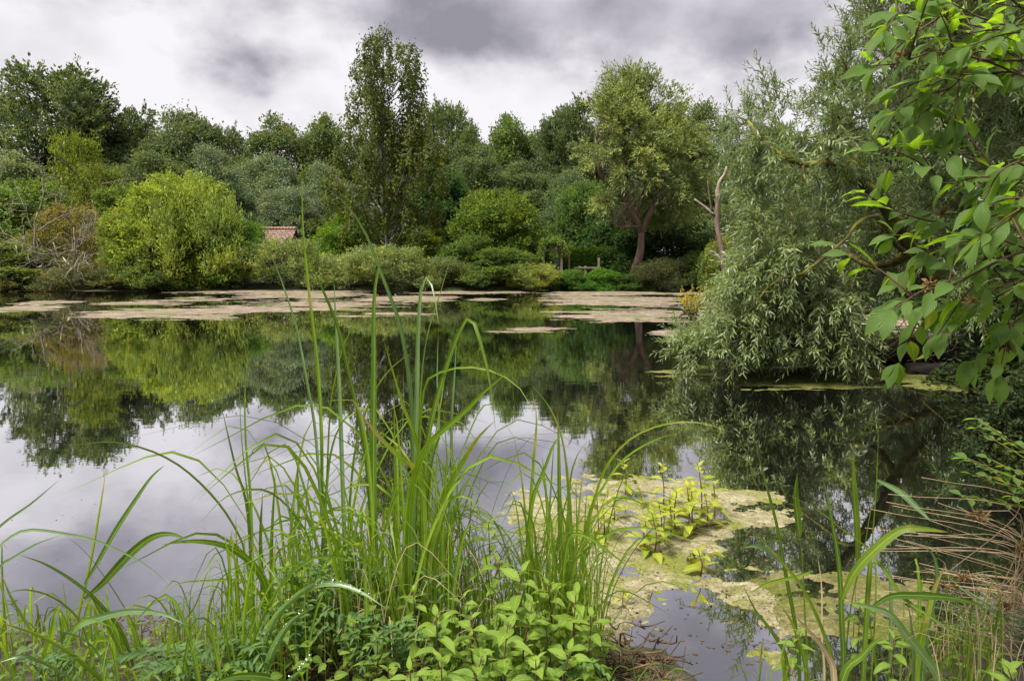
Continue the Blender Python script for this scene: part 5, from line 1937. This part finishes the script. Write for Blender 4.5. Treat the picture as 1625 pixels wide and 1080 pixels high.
e, o = clump('reed_grass', 1370, 2.0, 'reed grass at lower right with upright spear leaves in front of dark water', SG)
for px, w, m, Yb, Yt, br_ in [
    ([(1199, 701), (1211, 753), (1231, 827), (1246, 909), (1262, 995), (1268, 1070)], 8, 'blade', 1.9, 1.8, 0),
    ([(1265, 750), (1262, 788), (1269, 851)], 13, 'blade', 1.9, 1.88, 1),
    ([(1269, 849), (1273, 893), (1277, 971), (1280, 1060)], 4, 'blade', 1.9, 1.9, 0),
    ([(1353, 720), (1355, 777), (1360, 855), (1359, 915)], 13, 'blade', 1.95, 1.9, 1),
    ([(1359, 905), (1356, 970), (1350, 1070)], 4, 'blade', 1.95, 1.95, 0),
    ([(1395, 664), (1390, 777), (1384, 855), (1378, 971), (1390, 1068)], 5, 'blade_bright', 1.95, 1.9, 0),
    ([(1478, 827), (1456, 806), (1429, 781), (1392, 761)], 10, 'blade_pale', 1.93, 1.85, 1),
    ([(1505, 844), (1468, 839), (1429, 841), (1386, 874), (1355, 909), (1336, 950)], 15, 'blade', 1.85, 1.75, 1),
    ([(1305, 755), (1320, 823), (1332, 901), (1336, 990), (1338, 1060)], 9, 'blade', 1.9, 1.85, 0),
    ([(1203, 851), (1242, 893), (1277, 940), (1308, 1010), (1320, 1070)], 10, 'blade_bright', 1.85, 1.7, 0),
    ([(1180, 868), (1203, 866), (1227, 878), (1250, 901)], 8, 'blade_pale', 1.8, 1.75, 1),
    ([(1258, 971), (1281, 998), (1308, 1030), (1324, 1085)], 11, 'blade_dry', 1.7, 1.65, 0),
    ([(1343, 954), (1382, 963), (1413, 975), (1437, 1006), (1460, 1033), (1491, 1085)], 15, 'blade_pale', 1.75, 1.65, 0),
    ([(1501, 897), (1483, 932), (1468, 987), (1456, 1040), (1452, 1080)], 13, 'blade_bright', 1.85, 1.8, 0),
    ([(1565, 961), (1511, 948), (1452, 944), (1413, 946), (1380, 965)], 12, 'blade', 1.8, 1.75, 1),
    ([(1549, 1033), (1511, 1002), (1472, 975), (1433, 948), (1402, 901), (1382, 882)], 9, 'blade', 1.85, 1.7, 0),
    ([(1460, 864), (1480, 878), (1487, 909), (1483, 940), (1470, 1000), (1465, 1060)], 10, 'blade_pale', 1.9, 1.85, 0),
    ([(1297, 878), (1304, 932), (1304, 1010), (1308, 1080)], 4, 'blade_dry', 1.85, 1.85, 0),
    ([(1336, 1085), (1367, 1041), (1394, 1014), (1413, 1002)][::-1], 16, 'blade', 1.7, 1.65, 0),
    ([(1250, 784), (1297, 808), (1336, 839), (1375, 870), (1390, 930)], 3, 'blade_bright', 1.9, 1.85, 0),
    ([(1400, 751), (1382, 808), (1371, 870), (1351, 956), (1340, 1060)], 4, 'blade', 1.9, 1.88, 0),
    ([(1180, 930), (1200, 970), (1230, 1010), (1250, 1070)], 8, 'blade', 1.8, 1.75, 0),
    ([(1190, 940), (1220, 925), (1260, 915), (1290, 905)], 6, 'blade_bright', 1.8, 1.75, 1),
    ([(1404, 862), (1412, 910), (1414, 960), (1412, 1060)], 7, 'blade_pale', 2.0, 1.95, 0),
    ([(1440, 955), (1446, 1000), (1448, 1080)], 12, 'blade_pale', 1.8, 1.75, 0),
    ([(1240, 960), (1262, 1000), (1280, 1080)], 9, 'blade_bright', 1.75, 1.7, 0),
    ([(1250, 1010), (1240, 1040), (1245, 1085)], 13, 'blade_bright', 1.7, 1.65, 0),
]:
    add_blade(e, o, px, w, m, Yb, Yt, broad=bool(br_), ground=not br_)

# ---- low grass, uncountable
def grass_patch(name, lab, specs, mat, seed):
    g = np.random.default_rng(seed)
    mb = MB()
    for (x0, x1, Y0, Y1, n, h0, h1, w0, w1) in specs:
        for _ in range(n):
            Y = g.uniform(Y0, Y1)
            px = g.uniform(x0, x1)
            X = (px - 812.5) / F * Y
            z = gz(X, Y)
            if z < -.12:
                continue
            h = g.uniform(h0, h1) * (.6 + .8 * float(fbm(np.array(X * 4.), np.array(Y * 4.), 2)))
            a = g.random() * 6.28
            ln = g.uniform(.05, .6) * h * (1 if g.random() < .7 else 1.6)
            b = np.array([X, Y, z - .01])
            dv = np.array([math.cos(a), math.sin(a) * .6, 0])
            k = g.uniform(.3, 1)
            P = spline([b, b + dv * ln * .18 + (0, 0, h * .55), b + dv * ln * .6 + (0, 0, h * .92), b + dv * ln * (1 + k * .4) + (0, 0, h * (1 - .35 * k))], 12)
            w = g.uniform(w0, w1)
            W = w * np.interp(np.linspace(0, 1, 12), [0, .2, .5, .8, 1], [.8, 1, .95, .6, .03])
            ribbon(mb, P, W, yaw=g.uniform(-1.2, 1.2), twist=g.uniform(-1, 1), fold=.25, r=float(np.clip(g.normal(.5, .28), 0, 1)))
    o = mb.build(name, mat, smooth=True)
    tag(o, lab, 'grass', kind='stuff')


grass_patch('grass', 'low green grass covering the near bank', [
    (-120, 260, 1.45, 2.35, 230, .05, .17, .002, .006),
    (-1100, -120, 1.2, 2.6, 600, .06, .22, .003, .007),
    (240, 460, 1.6, 2.3, 140, .08, .28, .002, .006),
    (420, 780, 1.8, 2.35, 330, .15, .45, .002, .0055),
    (560, 760, 1.95, 2.35, 110, .30, .75, .002, .006),
    (760, 960, 1.75, 2.3, 260, .15, .50, .002, .006),
    (300, 1050, 1.35, 1.75, 330, .08, .22, .002, .005),
    (1220, 1640, 1.5, 2.5, 520, .08, .30, .002, .006),
], M['grass'], 5)
grass_patch('broad_grass', 'broader bright green sedge leaves among the low grass', [
    (430, 720, 1.85, 2.35, 120, .25, .78, .006, .012),
    (820, 960, 1.8, 2.3, 60, .25, .6, .005, .009),
    (330, 480, 1.7, 2.2, 60, .2, .5, .005, .010),
    (-60, 330, 1.6, 2.2, 60, .12, .32, .006, .011),
    (1230, 1500, 1.6, 2.2, 50, .15, .4, .006, .012),
], M['blade_bright'], 15)
grass_patch('dry_grass', 'thin dry straw stems among the green grass', [
    (430, 780, 1.7, 2.3, 70, .2, .5, .0015, .003),
    (1450, 1700, 1.6, 2.6, 120, .1, .35, .0015, .003),
], M['blade_dry'], 6)


# ---- rushes leaning in from the right
def rushes():
    g = np.random.default_rng(14)
    b = np.array([2.05, 2.35, gz(2.05, 2.35)])
    e = empty('rush_tussock', tuple(b), 'tussock of dry pink-brown and green rushes leaning in from the right edge', 'rushes')
    for k in range(60):
        green = k % 3 == 0
        if green:
            tx, ty = g.uniform(1380, 1560), g.uniform(930, 1050)
        else:
            tx, ty = g.uniform(1370, 1560), g.uniform(750, 1000)
        Yt = g.uniform(1.7, 2.2)
        tip = at(tx, ty, Yt) - b
        bx = at(1720 + g.uniform(-20, 60), 0, 2.2)[0]
        s = np.array([bx - b[0] + g.normal(0, .05), g.normal(0, .15), g.uniform(-.02, .1)])
        my = at(1620, ty + g.uniform(10, 70), (Yt + 2.2) / 2) - b
        my[2] = max(my[2], s[2] + .04)
        P = spline([s, my, tip], 12)
        mb = MB()
        mb.tube(P, np.linspace(.0026, .0008, 12) * (1.0 if green else .85), 5)
        mb.build('stem', M['rush_green'] if green else M['rush'], e, smooth=True)
    for (x, y, Y) in ((1548, 816, 1.95), (1562, 820, 1.97), (1620, 870, 2.0), (1530, 915, 1.9), (1600, 960, 1.9), (1500, 930, 1.9)):
        mb = MB()
        c = at(x, y, Y) - b
        for q in range(46):
            d = np.array([g.normal(-.2, .8), g.normal(0, .5), g.normal(0, .45)])
            d = unit(d) * g.uniform(.006, .03)
            mb.tube([c, c + d * .6, c + d], [.0006, .0018, .0010], 3)
        mb.build('flower_head', M['rush_flower'], e)


rushes()


# ---- mint
def mint(label, top, Yb, levels, size, tone, mat='mint', stemmat='mint_stem', group='mint plants on the near bank', name='mint_plant', spacing=None, floating=False, seed=0, taper=True):
    g = np.random.default_rng(seed + 500)
    tp = at(top[0], top[1], Yb)
    if floating:
        root = on_z(floating[0], floating[1])
        Yb = root[1]
        tp = at(top[0], top[1], Yb)
        b = np.array([root[0], root[1], -.02])
    else:
        bx = tp[0] + g.normal(0, .02)
        b = np.array([bx, Yb + .02, gz(bx, Yb) - .01])
    e = empty(name, tuple(b), label, 'plant', group)
    H = tp[2] - b[2]
    P = spline([(0, 0, 0), (g.normal(0, .008), 0, H * .5), tuple(tp - b)], 10)
    st = MB()
    st.tube(P, np.linspace(size * .045, size * .02, 10), 6)
    st.build('stem', M[stemmat], e, smooth=True)
    sp = spacing or size * .50
    pp, dd, nn, ll, ww, rr, cc = [], [], [], [], [], [], []
    for k in range(levels):
        z = H - .008 - sp * k * (.55 + .12 * min(k, 4))
        if z < .02:
            break
        c = np.array([np.interp(z, P[:, 2], P[:, 0]), np.interp(z, P[:, 2], P[:, 1]), z])
        a = (k % 2) * math.pi / 2 + g.normal(0, .3) + seed
        sc = size * np.interp(k, [0, 1, 2, 4, 7], [.5, .85, 1.0, 1.0, .75]) if taper else size
        for q in (0, math.pi):
            d = np.array([math.cos(a + q), math.sin(a + q), np.interp(k, [0, 1, 3, 6], [1.1, .45, .1, -.35]) + g.normal(0, .12)])
            d = unit(d)
            pp.append(c + d * size * .06)
            dd.append(d)
            nn.append(unit(np.array([-d[0] * d[2], -d[1] * d[2], 1.0]) + g.normal(0, .18, 3)))
            ll.append(sc * g.uniform(.9, 1.15))
            ww.append(sc * g.uniform(.42, .54))
            rr.append(np.clip(tone + (.25 if k < 2 else 0) + g.normal(0, .15), 0, 1))
            cc.append(g.uniform(.5, 1.2))
    for q in range(len(pp)):
        mb = MB()
        big_leaves(mb, [pp[q]], np.array([dd[q]]), np.array([nn[q]]), ll[q], ww[q], rr[q], curl=cc[q], fold=.28, prof=PROF_MINT, serr=.09, wave=.04)
        mb.build('leaf', M[mat], e, smooth=True)
    return e


MINTS = [
    ((775, 828), 1.95, 7, .062, .5, 'mint plant standing tallest, just left of the near sedge clump'),
    ((828, 905), 1.72, 8, .070, .5, 'mint plant with a purple stem directly below and right of the tallest mint'),
    ((692, 975), 1.6, 6, .064, .45, 'mint plant with four star-like top leaves in the lower middle'),
    ((806, 985), 1.55, 6, .062, .4, 'broad-leaved mint plant at the bottom centre'),
    ((914, 940), 1.72, 6, .072, .6, 'mint plant with the largest drooping leaves near the algae mat'),
    ((790, 888), 1.85, 7, .058, .45, 'mint plant squeezed between the tallest one and the purple-stemmed one'),
    ((616, 1062), 1.55, 4, .05, .4, 'small mint sprig at the very bottom of the picture'),
    ((745, 1010), 1.7, 5, .05, .25, 'shaded mint plant low between its bigger neighbours'),
    ((865, 990), 1.65, 6, .06, .35, 'mint plant in the shade right of the bottom centre'),
    ((950, 1000), 1.8, 5, .055, .35, 'low mint plant beside the brown root tangle'),
    ((478, 905), 1.9, 6, .045, .4, 'small mint plant among the grass left of the tall sedge'),
    ((455, 898), 1.85, 6, .042, .5, 'small yellowish mint plant left of the tall sedge'),
    ((700, 1045), 1.45, 4, .055, .4, 'mint sprig at the bottom edge below the star-like one'),
    ((850, 1045), 1.45, 4, .058, .4, 'mint sprig at the bottom edge below the purple stem'),
    ((700, 900), 2.0, 7, .055, .45, 'mint plant behind the star-like mint among sedge stems'),
    ((845, 955), 1.65, 7, .065, .5, 'large mint plant in front of the near sedge clump'),
    ((745, 980), 1.65, 6, .062, .45, 'mint plant between the star-like mint and the purple-stemmed one'),
    ((940, 975), 1.65, 6, .06, .5, 'mint plant leaning over the algae mat edge'),
    ((500, 935), 1.85, 6, .05, .5, 'mint plant under the drooping sedge leaf'),
    ((590, 945), 1.85, 7, .055, .5, 'mint plant at the foot of the widest sedge blade'),
    ((635, 890), 2.0, 7, .05, .5, 'narrow mint plant rising between sedge stems in the centre'),
    ((655, 935), 1.8, 6, .05, .35, 'mint plant half hidden in grass left of the star-like mint'),
    ((560, 985), 1.75, 6, .055, .4, 'mint plant under the tallest sedge blades'),
    ((735, 945), 1.8, 7, .055, .45, 'mint plant between the star-like mint and the tallest one'),
    ((870, 925), 1.85, 7, .055, .5, 'upright mint plant left of the one with the largest drooping leaves'),
    ((765, 1040), 1.5, 5, .062, .35, 'leafy mint at the bottom edge left of the broad-leaved one'),
    ((905, 1030), 1.55, 5, .06, .4, 'leafy mint at the bottom edge beside the straw tangle'),
    ((600, 1010), 1.65, 5, .05, .35, 'short mint right of the brown root tangle'),
    ((530, 850), 1.95, 7, .045, .7, 'lime-topped mint rising among the tall sedge blades'),
    ((430, 960), 1.75, 5, .045, .35, 'short mint beside the dewy arching blades'),
    ((650, 1060), 1.45, 4, .055, .45, 'mint sprig at the bottom edge left of the star-like mint'),
    ((1270, 1000), 1.7, 5, .045, .35, 'dark-stemmed mint plant at the foot of the right-hand reed grass'),
    ((1365, 955), 1.9, 6, .045, .35, 'purple-stemmed mint plant within the right-hand reed grass'),
    ((1420, 1010), 1.75, 5, .05, .4, 'low mint plant right of the right-hand reed grass'),
    ((1600, 1060), 1.5, 4, .075, .35, 'big-leaved plant cut off by the lower right corner'),
]
for i, (top, Yb, lv, sz, tone, lab) in enumerate(MINTS):
    mint(lab, top, Yb, lv + 2, sz * 1.05, tone + .05, seed=i)

FL = [
    ((1062, 790), (1064, 850), 6, 'bushy lime young mint at the centre of the mat plants'),
    ((1025, 825), (1028, 878), 5, 'bushy young mint left of the leafy one nearest the viewer'),
    ((1098, 770), (1101, 836), 6, 'bushy young mint tucked right behind the front bushy one'),
    ((958, 800), (960, 850), 5, 'bushy yellow mint beside the one nearest the sedge'),
    ((988, 733), (991, 786), 4, 'young mint farthest out at the left end of the mat'),
    ((1013, 772), (1016, 805), 3, 'very small mint between the two farthest taller ones'),
    ((1050, 739), (1053, 806), 5, 'tall thin young mint in the middle of the far mat edge'),
    ((1108, 738), (1113, 818), 6, 'tallest young mint on the mat with lime green top'),
    ((1133, 768), (1134, 824), 4, 'rightmost young mint on the mat'),
    ((947, 785), (950, 862), 6, 'young mint nearest the sedge clump on the mat'),
    ((964, 775), (966, 806), 3, 'small yellow mint behind the one nearest the sedge'),
    ((974, 790), (976, 826), 4, 'yellow bushy mint at the left of the mat'),
    ((1034, 812), (1036, 884), 6, 'leafy young mint nearest the viewer in the central group'),
    ((1057, 805), (1057, 864), 5, 'young mint in the heart of the central group'),
    ((1074, 780), (1073, 843), 5, 'young mint left of the lime-topped tallest one'),
    ((1090, 770), (1089, 850), 6, 'bushy young mint just in front of the lime-topped tallest one'),
    ((1100, 800), (1100, 850), 4, 'low yellow mint at the right of the central group'),
    ((1108, 872), (1111, 912), 4, 'lone little mint on the bare part of the mat'),
    ((1020, 838), (1022, 870), 3, 'tiny mint at the left foot of the central group'),
    ((990, 935), (991, 965), 3, 'tiny dark mint on the near left part of the mat'),
    ((1045, 795), (1046, 858), 5, 'yellow mint behind the leafy one nearest the viewer'),
    ((1120, 790), (1121, 838), 4, 'green mint between the tallest and the rightmost'),
]
for i, (top, root, lv, lab) in enumerate(FL):
    mint(lab, top, 3, lv, .085 if lv > 3 else .055, .35 + .12 * (i % 4), mat='mint_yellow', group='young mint plants on the algae mat', name='young_mint', floating=root, seed=40 + i, spacing=.042)


# ---- silverweed / nettle-like leaves
def pinnate(label, cx, cy, Y, n, L, seed, mat='silverweed'):
    g = np.random.default_rng(seed)
    c = at(cx, cy, Y)
    z = gz(c[0], Y)
    e = empty('silverweed', (c[0], Y, z), label, 'plant', 'silverweed plants on the near bank')
    o = np.array([c[0], Y, z])
    hgt = max(.05, c[2] - z)
    for k in range(n):
        a = k * 6.283 / n + g.normal(0, .3)
        d = np.array([math.cos(a), math.sin(a) * .8, 0])
        s = np.array([g.normal(0, .02), g.normal(0, .02), 0])
        Lk = L * g.uniform(.75, 1.15)
        P = spline([s, s + d * Lk * .15 + (0, 0, hgt * .75), s + d * Lk * .55 + (0, 0, hgt * 1.05), s + d * Lk + (0, 0, hgt * .8)], 14)
        mb = MB()
        mb.tube(P, np.linspace(.0018, .0008, 14), 4)
        pp, dd, nn, ll = [], [], [], []
        for q in range(4, 14):
            t = unit(P[q] - P[q - 1])
            sd = unit(np.cross(t, (0, 0, 1)))
            for s_ in (-1, 1):
                pp.append(P[q])
                dd.append(sd * s_ + t * .55)
                nn.append(np.array([0, 0, 1.0]) + g.normal(0, .15, 3) - t * .3)
                ll.append(Lk * .22 * math.sin(math.pi * (q - 2.5) / 12.5) + .006)
        pp.append(P[-1])
        dd.append(unit(P[-1] - P[-2]))
        nn.append(np.array([0, 0, 1.0]))
        ll.append(Lk * .16)
        ll = np.array(ll)
        big_leaves(mb, pp, np.array(dd), np.array(nn), ll, ll * .42, float(g.random()), curl=.6, fold=.3, prof=PROF_LANCE, serr=.28)
        mb.build('leaf', M[mat], e, smooth=True)


for i, (x, y, Y, n, L, lab) in enumerate([
    (270, 1040, 1.75, 7, .15, 'silverweed with feathered leaves at lower left beside the water'),
    (330, 1050, 1.7, 6, .14, 'silverweed with feathered leaves under the bent sedge blades'),
    (505, 900, 1.9, 7, .13, 'silverweed raised among the grass left of the tall sedge'),
    (560, 905, 1.95, 6, .11, 'silverweed behind the drooping dewy blade'),
    (700, 905, 1.95, 5, .11, 'silverweed left of the tallest mint'),
    (640, 1000, 1.7, 6, .12, 'silverweed in the shade left of the star-like mint'),
    (880, 1060, 1.6, 5, .10, 'silverweed at the bottom right of the mint group'),
    (560, 1000, 1.75, 6, .11, 'silverweed above the brown root tangle at bottom left of centre'),
    (480, 970, 1.8, 6, .12, 'silverweed beneath the dewy arching blades'),
    (60, 1050, 1.6, 6, .10, 'silverweed in the lower left corner'),
    (395, 1010, 1.75, 6, .12, 'silverweed left of the dewy arching blades'),
]):
    pinnate(lab, x, y, Y, n, L, 70 + i)


# ---- undergrowth: small broad leaves on the bank
def herbs(name, lab, regions, seed, mat):
    g = np.random.default_rng(seed)
    mb = MB()
    for x0, x1, Y0, Y1, n, h, s0, s1 in regions:
        Y = g.uniform(Y0, Y1, n)
        X = (g.uniform(x0, x1, n) - 812.5) / F * Y
        z = ground_z(X, Y)
        ok = z > -.02
        X, Y, z = X[ok], Y[ok], z[ok]
        n = len(X)
        P = np.stack([X, Y, z + g.random(n) ** 1.2 * h], 1)
        a = g.random(n) * 6.28
        D = np.stack([np.cos(a), np.sin(a), g.normal(.1, .4, n)], 1)
        N = g.normal(0, .35, (n, 3)) + (0, 0, 1)
        L = g.uniform(s0, s1, n)
        big_leaves(mb, P, D, N, L, L * g.uniform(.45, .65, n), np.clip(g.normal(.4, .25, n), 0, 1), curl=g.uniform(.2, 1.1, n), fold=.25, prof=PROF_MINT)
    o = mb.build(name, M[mat], smooth=True)
    tag(o, lab, 'undergrowth', kind='stuff')


herbs('undergrowth', 'low broad-leaved herbs filling the near bank', [
    (-100, 260, 1.35, 2.2, 300, .12, .015, .035),
    (-1000, -100, 1.2, 2.5, 350, .12, .02, .04),
    (400, 980, 1.4, 2.2, 800, .18, .018, .04),
    (640, 960, 1.4, 1.9, 200, .2, .025, .045),
    (260, 420, 1.4, 2.1, 120, .14, .015, .03),
    (1230, 1640, 1.3, 2.2, 300, .14, .018, .042),
], 15, 'mint')


def roots():
    g = np.random.default_rng(19)
    for (px, Y, wx, lab) in ((500, 1.85, .28, 'tangle of brown dead roots and straw at the bottom left of centre'), (1000, 1.85, .12, 'tangle of brown dead straw at the bottom beside the clear water')):
        X = (px - 812.5) / F * Y
        z = gz(X, Y)
        e = empty('root_tangle', (X, Y, z), lab, 'roots')
        mb = MB()
        for k in range(int(1500 * wx)):
            s = np.array([g.uniform(-wx, wx), g.normal(0, .09), abs(g.normal(0, .03))])
            a = g.normal(0, .8)
            d = np.array([math.cos(a) * g.choice([-1, 1]), math.sin(a) * .5, g.normal(0, .15)])
            L = g.uniform(.03, .12)
            P = spline([s, s + d * L * .5 + g.normal(0, .02, 3), s + d * L + g.normal(0, .03, 3)], 6)
            mb.tube(P, np.linspace(.0022, .0008, 6) * g.uniform(.5, 1.8), 4)
        mb.build('roots', M['root'], e, smooth=True)['kind'] = 'stuff'
    # stick on the mat
    for pts, r, lab in (([(1098, 838), (1120, 834), (1155, 829)], .006, 'thin dead stick lying on the algae mat behind the central mint group'),):
        mb = MB()
        P = np.array([on_z(x, y, .02) for x, y in pts])
        o = P[0].copy()
        mb.tube(spline(P - o, 8), np.linspace(r, r * .5, 8), 6)
        ob = mb.build('dead_stick', M['root'], smooth=True)
        ob.location = o
        tag(ob, lab, 'stick')


roots()


# ---- right-hand small shrub and dark bank bushes
def side_shrub():
    g = np.random.default_rng(25)
    b = np.array([2.35, 2.9, gz(2.35, 2.9)])
    e = empty('bank_shrub', tuple(b), 'small-leaved shrub at the right edge above the rushes', 'shrub')
    st, mb = MB(), MB()
    pp, dd, nn, ll, rr = [], [], [], [], []
    for k in range(26):
        tip = at(g.uniform(1525, 1690), g.uniform(665, 800), g.uniform(2.5, 3.0)) - b
        P = spline([(.15 + g.normal(0, .05), 0, .1), tuple(tip * .5 + np.array([.12, 0, .12])), tuple(tip)], 10)
        st.tube(P, np.linspace(.006, .0015, 10), 4)
        for q in range(4, 10):
            t = unit(P[q] - P[q - 1])
            for s in (-1, 1):
                sd = unit(np.cross(t, (0, 0, 1))) * s
                pp.append(P[q])
                dd.append(sd + t * .6 + np.array([0, 0, g.normal(-.1, .3)]))
                nn.append(np.array([0, 0, 1.]) + g.normal(0, .4, 3))
                ll.append(g.uniform(.03, .055))
                rr.append(np.clip(g.normal(.45, .25), 0, 1))
    ll = np.array(ll)
    big_leaves(mb, pp, np.array(dd), np.array(nn), ll, ll * .55, np.array(rr), curl=.6, fold=.25)
    mb.build('foliage', M['dogwood'], e, smooth=True)
    st.build('stems', M['bark_lichen'], e, smooth=True)


side_shrub()
for px, top, w, Y, c, lab in ((1700, 560, 260, 4.2, (.05, .075, .03), 'dark bush on the right bank above the rushes'),
                              (1800, 380, 420, 6.4, (.05, .075, .03), 'dark bush on the right bank beside the log'),
                              (1790, 120, 420, 9.5, DK, 'dark tree behind the near willow at the right edge')):
    place('bank_bush', 'bush2', px, top, w, Y, c, lab, 'bush', 'dark bushes on the right bank')

print('objects', len(bpy.data.objects), 'faces', sum(len(m.polygons) for m in bpy.data.meshes))
